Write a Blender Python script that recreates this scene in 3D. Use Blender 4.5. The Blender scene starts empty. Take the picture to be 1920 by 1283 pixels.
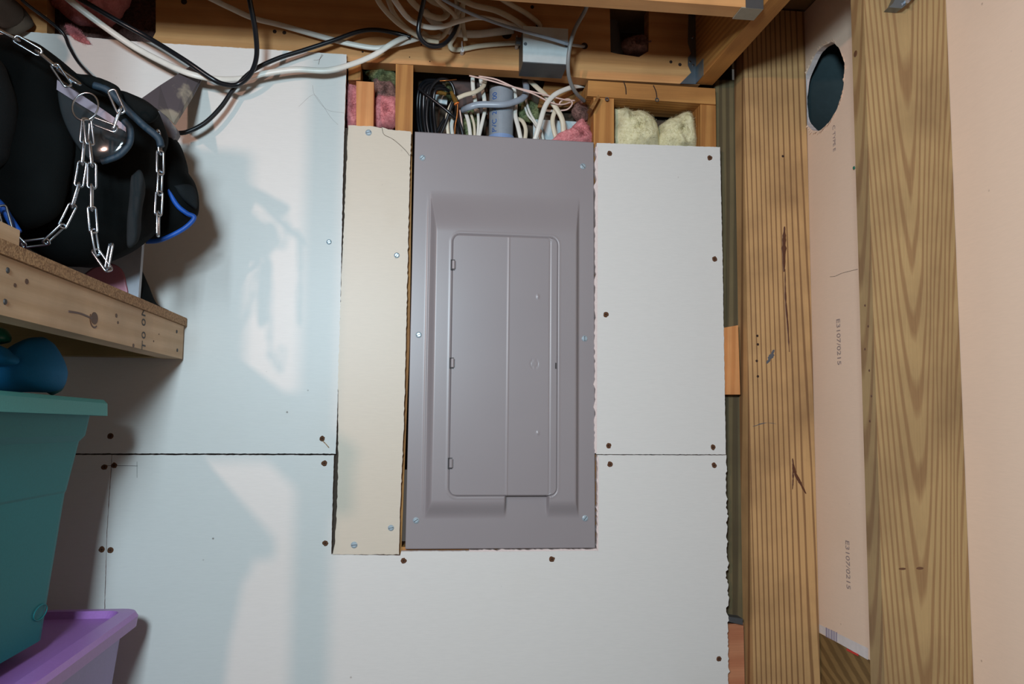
import bpy, bmesh, math, random
from mathutils import Vector, Matrix, noise
random.seed(7)
C = bpy.context.scene.collection
# ---------------------------------------------------------------- camera (world: X right, Y into the wall, Z up; drywall face at Y=0)
F, YAW, PITCH, ROLL = 1522.0, 0.1222, 0.09047, 0.009477
CAM = Vector((0.0, -1.68, 1.42))
fw = Vector((math.sin(YAW)*math.cos(PITCH), math.cos(YAW)*math.cos(PITCH), math.sin(PITCH)))
rt = Vector((math.cos(YAW), -math.sin(YAW), 0)); up = rt.cross(fw)
R_ = math.cos(ROLL)*rt + math.sin(ROLL)*up
U_ = -math.sin(ROLL)*rt + math.cos(ROLL)*up
cam = bpy.data.objects.new('camera', bpy.data.cameras.new('camera')); C.objects.link(cam)
cam.data.sensor_width = 36; cam.data.lens = F/1920*36; cam.data.clip_start = .02
M = Matrix((R_, U_, -fw)).transposed().to_4x4(); M.translation = CAM
cam.matrix_world = M
bpy.context.scene.camera = cam
vs = bpy.context.scene.view_settings
vs.view_transform = 'Standard'; vs.look = 'None'; vs.gamma = 1; vs.use_curve_mapping = False; vs.exposure = 0.19
# ---------------------------------------------------------------- world and lights
w = bpy.data.worlds.new('world'); bpy.context.scene.world = w; w.use_nodes = True
w.node_tree.nodes['Background'].inputs[0].default_value = (1.0, .93, .86, 1)
w.node_tree.nodes['Background'].inputs[1].default_value = 0.06
def area(name, loc, target, size, power, col, size_y=None):
    l = bpy.data.lights.new(name, 'AREA'); l.energy = power; l.color = col
    l.shape = 'RECTANGLE'; l.size = size; l.size_y = size_y or size
    o = bpy.data.objects.new(name, l); C.objects.link(o); o.location = loc
    o.rotation_euler = (Vector(target)-Vector(loc)).to_track_quat('-Z', 'Y').to_euler()
    return o
area('window_daylight', (-.30, -2.1, 1.86), (0.1, 0, 1.35), .22, 32, (.68, .88, 1.0), .22)
def point(name, loc, power, col, r):
    l = bpy.data.lights.new(name, 'POINT'); l.energy = power; l.color = col; l.shadow_soft_size = r
    o = bpy.data.objects.new(name, l); C.objects.link(o); o.location = loc
point('bulb', (-1.0, -2.4, 2.02), 54, (1.0, .62, .50), .03)
# ---------------------------------------------------------------- measuring: a pixel seen on a real plane
def ray(px, py):
    return (R_*((px-960)/F) - U_*((py-641.5)/F) + fw)
def W(px, py, Y=0.0):
    d = ray(px, py); return CAM + d*((Y-CAM.y)/d.y)
def WX(px, py, X):
    d = ray(px, py); return CAM + d*((X-CAM.x)/d.x)
# ---------------------------------------------------------------- colours and materials
def lin(r, g, b):
    f = lambda c: ((c/255+.055)/1.055)**2.4 if c/255 > .04045 else c/255/12.92
    return (f(r), f(g), f(b), 1)
class N:
    def __init__(s, name):
        s.m = bpy.data.materials.new(name); s.m.use_nodes = True; s.t = s.m.node_tree
        s.b = s.t.nodes['Principled BSDF']
    def n(s, typ, ins=None, **kw):
        x = s.t.nodes.new(typ)
        for k, v in kw.items(): setattr(x, k, v)
        for k, v in (ins or {}).items():
            if isinstance(v, bpy.types.NodeSocket): s.t.links.new(v, x.inputs[k])
            else: x.inputs[k].default_value = v
        return x
    def math(s, op, a, b=0.0, c=0.0):
        x = s.n('ShaderNodeMath', {0: a, 1: b, 2: c}, operation=op); return x.outputs[0]
    def mix(s, f, a, b, mode='MIX'):
        x = s.n('ShaderNodeMix', data_type='RGBA', blend_type=mode)
        for k, v in ((0, f), (6, a), (7, b)):
            if isinstance(v, bpy.types.NodeSocket): s.t.links.new(v, x.inputs[k])
            else: x.inputs[k].default_value = v
        return x.outputs[2]
    def ramp(s, f, stops):
        x = s.n('ShaderNodeValToRGB', {0: f}); e = x.color_ramp.elements
        while len(e) < len(stops): e.new(.5)
        for i, (p, c) in enumerate(stops):
            e[i].position = p; e[i].color = c if len(c) == 4 else (*c, 1)
        return x.outputs[0]
    def out(s, col=None, rough=None, bump=None, strength=.3, dist=.001, **kw):
        def st(k, v):
            if isinstance(v, bpy.types.NodeSocket): s.t.links.new(v, s.b.inputs[k])
            else: s.b.inputs[k].default_value = v
        if col is not None: st('Base Color', col)
        if rough is not None: st('Roughness', rough)
        for k, v in kw.items(): st(k.replace('_', ' '), v)
        if bump is not None:
            b = s.n('ShaderNodeBump', {'Height': bump, 'Strength': strength, 'Distance': dist})
            s.t.links.new(b.outputs[0], s.b.inputs['Normal'])
        return s.m
g3 = lambda v: (v, v, v, 1)
def plain(name, rgb, rough=.5, metal=0, bump=0, scale=80, **kw):
    s = N(name); nz = s.n('ShaderNodeTexNoise', {'Scale': scale, 'Detail': 6.0})
    tc = s.n('ShaderNodeTexCoord'); s.t.links.new(tc.outputs['Object'], nz.inputs['Vector'])
    c = s.mix(nz.outputs[0], tuple(x*.86 for x in lin(*rgb)[:3])+(1,), tuple(min(1, x*1.1) for x in lin(*rgb)[:3])+(1,))
    return s.out(c, rough, nz.outputs[0] if bump else None, bump, Metallic=metal, **kw)
def wood(name, light, dark, axis='Z', c=(0, .02), taper=.05, freq=300, sharp=(.35, .65), warp=.004, fine=.25, rough=.62, knots=0, spots=0, scale=1.0):
    """tapered growth rings around a pith that runs along `axis`"""
    s = N(name); tc = s.n('ShaderNodeTexCoord'); sp = s.n('ShaderNodeSeparateXYZ', {0: tc.outputs['Object']})
    ax = {'X': (1, 2, 0), 'Y': (0, 2, 1), 'Z': (0, 1, 2)}[axis]
    a, b, l = (sp.outputs[i] for i in ax)
    st = {'X': (.06, 1, 1), 'Y': (1, .06, 1), 'Z': (1, 1, .06)}[axis]
    mp = s.n('ShaderNodeMapping', {0: tc.outputs['Object'], 3: st})
    nz = s.n('ShaderNodeTexNoise', {'Vector': mp.outputs[0], 'Scale': 14*scale, 'Detail': 3.0})
    wv = s.math('MULTIPLY', s.math('SUBTRACT', nz.outputs[0], .5), warp*8)
    da = s.math('ADD', s.math('SUBTRACT', a, c[0]), wv); db = s.math('SUBTRACT', b, c[1])
    r = s.math('SQRT', s.math('ADD', s.math('MULTIPLY', da, da), s.math('MULTIPLY', db, db)))
    r = s.math('ADD', r, s.math('MULTIPLY', l, taper))
    r = s.math('ADD', r, wv)
    v = s.math('MULTIPLY_ADD', s.math('SINE', s.math('MULTIPLY', r, freq)), .5, .5)
    ring = s.ramp(v, [(sharp[0], g3(0)), (sharp[1], g3(1))])
    st2 = {'X': (.02, 1, 1), 'Y': (1, .02, 1), 'Z': (1, 1, .02)}[axis]
    mp2 = s.n('ShaderNodeMapping', {0: tc.outputs['Object'], 3: st2})
    fz = s.n('ShaderNodeTexNoise', {'Vector': mp2.outputs[0], 'Scale': 420.0, 'Detail': 4.0, 'Roughness': .7})
    col = s.mix(ring, lin(*dark), lin(*light))
    col = s.mix(fine, col, s.mix(fz.outputs[0], lin(*[x*.55 for x in dark]), lin(*[min(255, x*1.15) for x in light])))
    bz = s.n('ShaderNodeTexNoise', {'Vector': tc.outputs['Object'], 'Scale': 7.0, 'Detail': 5.0})
    col = s.mix(s.ramp(bz.outputs[0], [(.42, g3(0)), (.75, g3(.5))]), col, lin(*[x*.72 for x in dark]))
    if spots:
        vz = s.n('ShaderNodeTexVoronoi', {'Vector': tc.outputs['Object'], 'Scale': 26.0})
        col = s.mix(s.ramp(vz.outputs['Distance'], [(.03, g3(.75)), (.07, g3(0))]), col, lin(52, 36, 22))
    h = s.math('MULTIPLY_ADD', fz.outputs[0], .5, s.math('MULTIPLY', ring, .5))
    return s.out(col, rough, h, .35, .0008, Specular_IOR_Level=.35)
def drywall(name, rgb, stain=.1):
    s = N(name); tc = s.n('ShaderNodeTexCoord')
    mp = s.n('ShaderNodeMapping', {0: tc.outputs['Object'], 3: (1, 1, 9)})
    a = s.n('ShaderNodeTexNoise', {'Vector': mp.outputs[0], 'Scale': 55.0, 'Detail': 6.0})
    b = s.n('ShaderNodeTexNoise', {'Vector': tc.outputs['Object'], 'Scale': 3.2, 'Detail': 4.0})
    col = s.mix(a.outputs[0], tuple(x*.95 for x in lin(*rgb)[:3])+(1,), tuple(min(1, x*1.04) for x in lin(*rgb)[:3])+(1,))
    col = s.mix(s.ramp(b.outputs[0], [(.55, g3(0)), (.8, g3(stain))]), col, lin(rgb[0]*.85, rgb[1]*.76, rgb[2]*.62))
    v = s.n('ShaderNodeTexVoronoi', {'Vector': tc.outputs['Object'], 'Scale': 17.0})
    sz = s.n('ShaderNodeTexNoise', {'Vector': tc.outputs['Object'], 'Scale': 5.0})
    spk = s.math('MULTIPLY', s.ramp(v.outputs['Distance'], [(.02, g3(.75)), (.045, g3(0))]), s.ramp(sz.outputs[0], [(.46, g3(0)), (.56, g3(1))]))
    col = s.mix(spk, col, lin(95, 75, 60))
    return s.out(col, .42, a.outputs[0], .10, .0006, Specular_IOR_Level=.4)
M_ = {}
M_['dry'] = drywall('drywall_paper', (214, 211, 206))
M_['dry_ivory'] = drywall('drywall_paper_ivory', (204, 192, 174), .35)
M_['dry_back'] = drywall('drywall_back_paper', (231, 203, 180), .12)
M_['gypsum'] = plain('gypsum_core', (222, 205, 200), .95, 0, .8, 260)
M_['crack'] = plain('gypsum_edge_dark', (70, 58, 48), .95, 0, .6, 200)
M_['beam'] = wood('beam_fir', (212, 156, 100), (196, 138, 84), 'X', (.0, .9), .012, 210, (.1, .9), .006, .30)
M_['joist'] = wood('joist_fir', (190, 132, 68), (160, 104, 50), 'Y', (.02, 1.15), .03, 480, (.2, .8), .004, .30)
M_['stud_fir'] = wood('stud_fir', (192, 135, 72), (158, 100, 46), 'Z', (.05, .05), .02, 560, (.2, .8), .004, .35)
M_['plate_fir'] = wood('plate_fir', (198, 142, 78), (170, 114, 58), 'X', (.05, .03), .02, 500, (.2, .8), .004, .35)
M_['stud_orange'] = wood('stub_fir', (216, 150, 92), (200, 130, 74), 'Z', (.05, .05), .02, 620, (.2, .8), .003, .3)
M_['stud_red'] = wood('reddish_block', (190, 128, 92), (170, 104, 72), 'X', (.3, .4), .02, 260, (.1, .9), .004, .4)
M_['treated_fine'] = wood('treated_fine_grain', (198, 155, 104), (122, 84, 52), 'Z', (.105, .04), -.012, 640, (.05, .32), .0065, .26)
M_['treated_wide'] = wood('treated_cathedral_grain', (168, 138, 94), (132, 96, 62), 'Z', (-.008, .016), -.050, 900, (.10, .55), .0032, .34)
M_['treated_green'] = wood('treated_green', (112, 98, 68), (74, 62, 42), 'Z', (.06, .05), .012, 620, (.3, .7), .004, .3)
M_['treated_plate'] = wood('treated_plate', (146, 116, 72), (104, 78, 44), 'Y', (.0, .3), .55, 200, (.3, .7), .006, .3)
M_['pine'] = wood('shelf_pine', (216, 184, 148), (203, 168, 130), 'Y', (.03, .10), .02, 300, (.1, .9), .005, .22)
M_['pine_x'] = wood('ledger_pine', (170, 146, 96), (140, 116, 70), 'X', (.1, .03), .03, 400, (.3, .7), .005, .25)
s = N('particle_board'); v = s.n('ShaderNodeTexVoronoi', {'Scale': 420.0}); tc = s.n('ShaderNodeTexCoord')
s.t.links.new(tc.outputs['Object'], v.inputs['Vector'])
M_['chip'] = s.out(s.mix(s.n('ShaderNodeSeparateColor', {0: v.outputs['Color']}).outputs[0], lin(128, 94, 62), lin(190, 152, 110)), .8, v.outputs['Distance'], .3)
M_['knot'] = plain('knot_wood', (92, 58, 34), .6)
M_['resin'] = plain('resin_streak', (84, 44, 20), .5, 0, .5, 500)
M_['smudge'] = plain('grey_smudge', (84, 84, 88), .7)
def panel_paint(name):
    s = N(name); tc = s.n('ShaderNodeTexCoord'); a = s.n('ShaderNodeTexNoise', {'Vector': tc.outputs['Object'], 'Scale': 240.0, 'Detail': 3.0})
    b = s.n('ShaderNodeTexNoise', {'Vector': tc.outputs['Object'], 'Scale': 4.0})
    c = s.mix(b.outputs[0], lin(137, 129, 131), lin(148, 140, 141))
    return s.out(c, .36, a.outputs[0], .05, .0004, Specular_IOR_Level=.5)
M_['panel'] = panel_paint('panel_grey_paint')
M_['panel_dark'] = plain('panel_gap', (52, 48, 48), .6)
M_['zinc'] = plain('zinc_steel', (176, 184, 194), .25, 1)
M_['zinc_head'] = plain('zinc_screw_head', (176, 194, 204), .3, .35)
M_['galv'] = plain('galvanised_steel', (128, 138, 146), .42, .9, .1, 40)
M_['galv_dark'] = plain('dusty_galvanised_steel', (96, 98, 100), .55, .75, .2, 60)
M_['box_paint'] = plain('junction_box_cover', (206, 214, 214), .35, .3)
M_['rust'] = plain('rusty_screw', (98, 62, 38), .8, .2, .7, 900)
M_['rustdark'] = plain('rusty_screw_recess', (50, 30, 20), .9)
M_['white_cable'] = plain('white_cable_jacket', (222, 218, 208), .38, 0, .08, 60)
M_['cream_cable'] = plain('cream_cable_jacket', (212, 200, 176), .42, 0, .08, 60)
M_['grey_cable'] = plain('grey_cable_jacket', (150, 160, 172), .36)
M_['dark_grey_cable'] = plain('dark_grey_cable_jacket', (126, 126, 124), .45)
M_['pink_wire'] = plain('pale_pink_wire', (222, 190, 178), .45)
M_['black_cable'] = plain('black_cable_jacket', (22, 24, 28), .28)
M_['copper'] = plain('copper', (190, 120, 66), .35, .9)
M_['pvc'] = plain('grey_pvc', (136, 144, 152), .4)
M_['pvc_clean'] = plain('pvc_primer_blue', (126, 150, 190), .35)
M_['ink_blue'] = plain('blue_ink', (24, 104, 196), .5)
M_['ink_grey'] = plain('grey_ink', (150, 132, 128), .7)
M_['ink_dark'] = plain('dark_ink', (66, 62, 60), .7)
M_['orange'] = plain('orange_plastic', (232, 120, 40), .4)
M_['amber'] = plain('amber_plastic', (150, 112, 52), .15, 0, 0, Transmission_Weight=.5)
M_['backing'] = plain('pale_foam_board', (196, 208, 210), .8)
M_['sheathing'] = plain('dusty_sheathing', (88, 70, 66), .9, 0, .8, 90)
M_['card'] = wood('brown_block', (150, 104, 52), (128, 84, 38), 'X', (0, .5), .02, 300)
def fluff(name, rgb, dark, sc=110):
    s = N(name); tc = s.n('ShaderNodeTexCoord')
    a = s.n('ShaderNodeTexNoise', {'Vector': tc.outputs['Object'], 'Scale': float(sc), 'Detail': 9.0, 'Roughness': .7, 'Distortion': 1.2})
    b = s.n('ShaderNodeTexNoise', {'Vector': tc.outputs['Object'], 'Scale': 22.0, 'Detail': 3.0})
    c = s.mix(s.ramp(a.outputs[0], [(.3, g3(0)), (.7, g3(1))]), lin(*dark), lin(*rgb))
    c = s.mix(s.ramp(b.outputs[0], [(.5, g3(0)), (.75, g3(.55))]), c, lin(*[x*.6 for x in dark]))
    return s.out(c, 1, a.outputs[0], .6, .0022, Specular_IOR_Level=.1)
M_['pink'] = fluff('pink_fibreglass', (236, 158, 158), (200, 118, 122))
M_['pinkdirty'] = fluff('dusty_pink_fibreglass', (168, 128, 120), (98, 76, 68))
M_['yellow'] = fluff('yellow_fibreglass', (236, 228, 192), (204, 194, 148), 90)
M_['greenish'] = fluff('greenish_fibreglass', (150, 160, 116), (80, 86, 58))
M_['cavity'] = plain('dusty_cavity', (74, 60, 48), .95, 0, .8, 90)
M_['fabric'] = plain('black_nylon', (12, 14, 14), .9, 0, .6, 900, Specular_IOR_Level=.12)
M_['fabric2'] = plain('charcoal_mesh_fabric', (30, 33, 35), .9, 0, .7, 700, Specular_IOR_Level=.2)
M_['gloss'] = plain('glossy_black_vinyl', (44, 46, 48), .08)
M_['lilacband'] = plain('lilac_grey_band', (136, 124, 134), .25)
M_['bluetrim'] = plain('blue_piping', (24, 84, 176), .5)
M_['tealtrim'] = plain('dark_teal_piping', (22, 42, 56), .6, 0, .5, 900)
s = N('dusty_grey_blade'); tc = s.n('ShaderNodeTexCoord'); a = s.n('ShaderNodeTexNoise', {'Vector': tc.outputs['Object'], 'Scale': 11.0, 'Detail': 10.0, 'Distortion': .3})
M_['dusty'] = s.out(s.mix(s.ramp(a.outputs[0], [(.50, g3(0)), (.57, g3(1))]), lin(92, 84, 88), lin(160, 150, 134)), .6, a.outputs[0], .12)
M_['greyboard'] = plain('grey_sheet', (168, 170, 178), .3)
M_['pinkboard'] = plain('muted_pink_print', (176, 116, 130), .35)
M_['maroon'] = plain('maroon_tray', (92, 44, 62), .4)
M_['teal'] = plain('teal_plastic', (24, 116, 120), .5, 0, .05, 300, Specular_IOR_Level=.2)
M_['teal_lid'] = plain('pale_teal_plastic', (70, 146, 142), .5, 0, .05, 300, Specular_IOR_Level=.25)
M_['lilac'] = plain('lilac_plastic', (166, 112, 184), .34, 0, .05, 200)
M_['lilac_body'] = plain('lilac_translucent_plastic', (142, 112, 176), .3, 0, .05, 200)
M_['bluecloth'] = plain('blue_fabric', (10, 112, 168), .8, 0, .4, 500)
M_['tealcloth'] = plain('teal_fabric', (10, 90, 100), .8, 0, .4, 500)
M_['greencap'] = plain('green_plastic', (20, 110, 90), .3)
M_['concrete'] = plain('concrete', (120, 118, 114), .9, 0, .5, 30)
M_['subfloor'] = plain('plywood_subfloor', (130, 98, 62), .8, 0, .3, 60)
M_['pipe'] = plain('dark_grey_pipe', (62, 60, 58), .6)
M_['dust'] = plain('dusty_galvanised_seat', (150, 140, 122), .8, .1, .4, 90)
M_['duct'] = plain('duct_metal', (96, 116, 120), .5, .3)
M_['paperwhite'] = plain('paper_label', (214, 206, 204), .6)
M_['barcode'] = plain('barcode_ink', (130, 120, 148), .6)
M_['red'] = plain('red_ink', (206, 56, 52), .5)
# ---------------------------------------------------------------- object helpers
def link(name, bm, mat, parent=None, smooth=False, base=True):
    me = bpy.data.meshes.new(name)
    bmesh.ops.recalc_face_normals(bm, faces=bm.faces)
    off = Vector((0, 0, 0))
    if base and bm.verts:
        xs = [v.co for v in bm.verts]
        off = Vector(((min(v.x for v in xs)+max(v.x for v in xs))/2, (min(v.y for v in xs)+max(v.y for v in xs))/2, min(v.z for v in xs)))
        for v in bm.verts: v.co -= off
    if smooth:
        for f in bm.faces: f.smooth = True
    bm.to_mesh(me); bm.free()
    for m in (mat if isinstance(mat, (list, tuple)) else [mat]): me.materials.append(m)
    o = bpy.data.objects.new(name, me); C.objects.link(o)
    if parent is not None:
        o.parent = parent; o.location = off - parent_world(parent)
    else: o.location = off
    return o
def parent_world(p):
    v = Vector(p.location)
    while p.parent: p = p.parent; v += p.location
    return v
def tag(o, label, cat, group=None, kind=None):
    if label: o['label'] = label
    if cat: o['category'] = cat
    if group: o['group'] = group
    if kind: o['kind'] = kind
    return o
def struct(o): o['kind'] = 'structure'; return o
def empty(name, loc, label, cat, group=None):
    o = bpy.data.objects.new(name, None); C.objects.link(o); o.location = loc; o.empty_display_size = .02
    return tag(o, label, cat, group)
def hexa(bm, p8):
    v = [bm.verts.new(p) for p in p8]
    for f in ((0,1,2,3),(7,6,5,4),(0,4,5,1),(1,5,6,2),(2,6,7,3),(3,7,4,0)): bm.faces.new([v[i] for i in f])
def box(bm, x0, x1, y0, y1, z0, z1):
    hexa(bm, [(x0,y0,z0),(x1,y0,z0),(x1,y0,z1),(x0,y0,z1),(x0,y1,z0),(x1,y1,z0),(x1,y1,z1),(x0,y1,z1)])
def bevel(bm, w, seg=2, ang=.6):
    ed = [e for e in bm.edges if len(e.link_faces) == 2 and e.calc_face_angle(0) > ang]
    bmesh.ops.bevel(bm, geom=ed, offset=w, segments=seg, affect='EDGES', profile=.5)
def prism(bm, pts, y0, y1, rough=0, seg=0, rseed=0):
    """polygon of (x,z) world points between y0 (front) and y1"""
    if seg:
        q = []
        for i, a in enumerate(pts):
            b = pts[(i+1) % len(pts)]; n = max(1, int(math.dist(a, b)/seg))
            for k in range(n):
                t = k/n; q.append((a[0]+(b[0]-a[0])*t, a[1]+(b[1]-a[1])*t))
        pts = [(x+rough*noise.noise(Vector((x*170, z*170, rseed))), z+rough*noise.noise(Vector((x*170, z*170, rseed+9)))) for x, z in q]
    a = [bm.verts.new((x, y0, z)) for x, z in pts]; b = [bm.verts.new((x, y1, z)) for x, z in pts]
    bm.faces.new(a); bm.faces.new(b[::-1])
    for i in range(len(pts)):
        j = (i+1) % len(pts); bm.faces.new((a[i], a[j], b[j], b[i]))
def pxs(pts, Y): return [(W(x, y, Y).x, W(x, y, Y).z) for x, y in pts]
def catmull(P, n=10):
    P = [Vector(p) for p in P]; P = [2*P[0]-P[1]]+P+[2*P[-1]-P[-2]]; o = []
    for i in range(1, len(P)-2):
        for k in range(n):
            t = k/n; a, b, c, d = P[i-1:i+3]
            o.append(.5*((2*b)+(c-a)*t+(2*a-5*b+4*c-d)*t*t+(3*b-a-3*c+d)*t**3))
    return o+[P[-2]]
def tube(bm, P, r, flat=1.0, seg=10, n=10, closed=False, facing=Vector((0, 1, 0)), smooth=True):
    pts = catmull(P, n) if smooth else [Vector(p) for p in P]
    rings = []
    for i, p in enumerate(pts):
        if closed: t = pts[(i+1) % len(pts)]-pts[i-1]
        else: t = pts[min(i+1, len(pts)-1)]-pts[max(i-1, 0)]
        t.normalize(); s_ = t.cross(facing)
        if s_.length < 1e-3: s_ = t.cross(Vector((1, .1, 0)))
        s_.normalize(); q = s_.cross(t).normalized()
        rings.append([bm.verts.new(p + s_*math.cos(2*math.pi*k/seg)*r + q*math.sin(2*math.pi*k/seg)*r*flat) for k in range(seg)])
    m = len(rings)
    for i in range(m if closed else m-1):
        a, b = rings[i], rings[(i+1) % m]
        for k in range(seg): bm.faces.new((a[k], a[(k+1) % seg], b[(k+1) % seg], b[k]))
    if not closed: bm.faces.new(rings[0][::-1]); bm.faces.new(rings[-1])
def cyl(bm, a, b, r, r2=None, seg=20): 
    a, b = Vector(a), Vector(b); t = (b-a).normalized(); s_ = t.orthogonal().normalized(); q = t.cross(s_)
    r2 = r if r2 is None else r2
    A = [bm.verts.new(a+(s_*math.cos(2*math.pi*k/seg)+q*math.sin(2*math.pi*k/seg))*r) for k in range(seg)]
    B = [bm.verts.new(b+(s_*math.cos(2*math.pi*k/seg)+q*math.sin(2*math.pi*k/seg))*r2) for k in range(seg)]
    bm.faces.new(A[::-1]); bm.faces.new(B)
    for k in range(seg): bm.faces.new((A[k], A[(k+1) % seg], B[(k+1) % seg], B[k]))
def pillow(name, pts, c, Y, tf, tb, mat, parent=None, amp=.0, fr=30, rings=12, power=.5, seg=.008, edge=0, seed=0):
    """closed cushion grown from an outline seen in the photo, at depth plane Y"""
    out = catmull([(*pxs([p], Y)[0], 0) for p in pts+[pts[0]]], 6)[:-1]
    cx, cz = pxs([c], Y)[0]; bm = bmesh.new(); n = len(out)
    def pt(p, s_, side):
        x = cx+(p.x-cx)*s_; z = cz+(p.y-cz)*s_
        h = max(0, 1-s_**2.6)**power
        y = Y-(tf*h if side < 0 else -tb*h)
        if amp:
            q = Vector((x*fr, seed+side*3, z*fr)); k = noise.fractal(q, 1, 2, 5)*amp*(.35+h)
            y += side*k; x += noise.noise(q*1.7+Vector((5, 5, 5)))*amp*.6; z += noise.noise(q*1.7+Vector((9, 1, 5)))*amp*.6
        return (x, y, z)
    F_, B_ = [], []
    for k in range(rings, 0, -1):
        s_ = k/rings; F_.append([bm.verts.new(pt(p, s_, -1)) for p in out])
        B_.append(F_[0] if k == rings else [bm.verts.new(pt(p, s_, 1)) for p in out])
    fc = bm.verts.new(pt(Vector((cx, cz, 0)), 0, -1)); bc = bm.verts.new(pt(Vector((cx, cz, 0)), 0, 1))
    for S, cv, fl in ((F_, fc, 0), (B_, bc, 1)):
        for i in range(rings-1):
            for k in range(n):
                f = (S[i][k], S[i][(k+1) % n], S[i+1][(k+1) % n], S[i+1][k]); bm.faces.new(f[::-1] if fl else f)
        for k in range(n):
            f = (S[-1][k], S[-1][(k+1) % n], cv); bm.faces.new(f[::-1] if fl else f)
    return link(name, bm, mat, parent, smooth=True)
def cable(name, label, pts, r, mat, flat=1.0, cat='cable', group=None, parent=None):
    bm = bmesh.new(); tube(bm, [W(x, y, Y) for x, y, Y in pts], r, flat)
    o = link(name, bm, mat, parent, smooth=True)
    if parent is None: tag(o, label, cat, group)
    return o
def text(name, body, loc, rot, size, mat, parent=None, wrap=None):
    cu = bpy.data.curves.new(name, 'FONT'); cu.body = body; cu.size = size; cu.extrude = .0001
    t = bpy.data.objects.new(name+'_src', cu); C.objects.link(t)
    dg = bpy.context.evaluated_depsgraph_get(); me = bpy.data.meshes.new_from_object(t.evaluated_get(dg))
    bpy.data.objects.remove(t)
    me.transform(Matrix.Translation(loc) @ rot.to_4x4())
    if wrap:
        (ax, ay, rr) = wrap
        for v in me.vertices:
            a = (v.co.x-ax)/rr; v.co = (ax+math.sin(a)*rr, ay-math.cos(a)*rr, v.co.z)
    bm = bmesh.new(); bm.from_mesh(me); bpy.data.meshes.remove(me)
    return link(name, bm, mat, parent)
def rotbasis(xd, yd):
    xd, yd = Vector(xd), Vector(yd); return Matrix((xd, yd, xd.cross(yd))).transposed()
FACE = rotbasis((1, 0, 0), (0, 0, 1))
def dark_screw(parent, px, py, Y=0.0, r=.0058, seed=0):
    p = W(px, py, Y); bm = bmesh.new()
    n = 14; rim = []; mid = []
    for k in range(n):
        a = 2*math.pi*k/n; rr = r*(1+.28*noise.noise(Vector((math.cos(a)*1.7, math.sin(a)*1.7, px*.37))))
        rim.append(bm.verts.new((p.x+math.cos(a)*rr, Y-.0001, p.z+math.sin(a)*rr)))
        mid.append(bm.verts.new((p.x+math.cos(a)*rr*.72, Y-.0011, p.z+math.sin(a)*rr*.72)))
    for k in range(n): bm.faces.new((rim[k], rim[(k+1) % n], mid[(k+1) % n], mid[k]))
    c = bm.verts.new((p.x, Y-.0003, p.z))
    for k in range(n): bm.faces.new((mid[k], mid[(k+1) % n], c)).material_index = 0
    # the cross recess
    for i in range(2):
        w_, l_ = (.0005, r*.45) if i else (r*.45, .0005)
        box(bm, p.x-w_, p.x+w_, Y-.0012, Y-.0005, p.z-l_, p.z+l_)
        for f in bm.faces[-6:] if hasattr(bm.faces, '__getitem__') and (bm.faces.ensure_lookup_table() is None) else []: f.material_index = 1
    return link('screw', bm, [M_['rust'], M_['rustdark']], parent)
def bright_screw(parent, px, py, Y, r=.0042, ang=.6):
    r *= 1.25
    p = W(px, py, Y); bm = bmesh.new()
    cyl(bm, (p.x, Y+.0005, p.z), (p.x, Y-.0012, p.z), r, r, 24); cyl(bm, (p.x, Y-.0012, p.z), (p.x, Y-.0026, p.z), r, r*.6, 24)
    for f in bm.faces: f.smooth = False
    q = bmesh.new(); l = r*.8; d = Vector((math.cos(ang), 0, math.sin(ang))); e = Vector((-d.z, 0, d.x))*.00055
    a = Vector((p.x, Y-.0024, p.z)); P8 = []
    o = link('screw', bm, M_['zinc_head'], parent)
    for yy in (-.0004, .0006):
        for s1, s2 in ((-1, -1), (1, -1), (1, 1), (-1, 1)): P8.append(a+d*l*s1+e*s2+Vector((0, yy, 0)))
    hexa(q, P8); link('slot', q, M_['panel_dark'], o)
    return o
# ================================================================ THE SETTING
z0 = 0.0
bm = bmesh.new(); box(bm, -2.2, 2.2, -4.2, .5, -.05, 0); struct(link('floor', bm, M_['concrete']))
bm = bmesh.new(); box(bm, -2.2, 2.2, -1.5, .3, 2.335, 2.36); struct(link('ceiling', bm, M_['subfloor']))
T = .0127
# drywall sheets (front faces at Y=0)
def sheet(name, pts, mat=None, y0=0.0, rough=.0008):
    bm = bmesh.new(); prism(bm, pxs(pts, 0), y0, y0+T, rough, .004, pts[0][0])
    bm.normal_update()
    for f in bm.faces:
        if abs(f.normal.y) < .5: f.material_index = 1
    return struct(link(name, bm, [mat or M_['dry'], M_['gypsum']]))
RAG = [(1362+(y-854)*.0093+(5*noise.noise(Vector((y*.045, 3, 1)))+2.5*noise.noise(Vector((y*.21, 7, 1))) if y < 1262 else 0)+random.uniform(-1.2, .8), y) for y in range(868, 1283, 4)]
upper_left = sheet('wall_back', [(-260, 40), (84, 62), (240, 77), (650, 102), (643, 330), (637, 640), (629.5, 851), (-260, 850)])
low_left = sheet('wall_back', [(-260, 853), (209, 853.5), (200, 1000), (186, 1450), (-260, 1450)])
low_mid = sheet('wall_back', [(210.5, 853.5), (626, 854), (621, 1040), (750, 1042), (752, 1034), (1121, 1033), (1120, 853.5), (1362, 854), *RAG, (1368, 1450), (188, 1450), (201, 1000)])
upper_right = sheet('wall_back', [(1119, 268), (1350, 276), (1355, 500), (1361, 852.4), (1118, 852), (1120, 560)])
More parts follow.
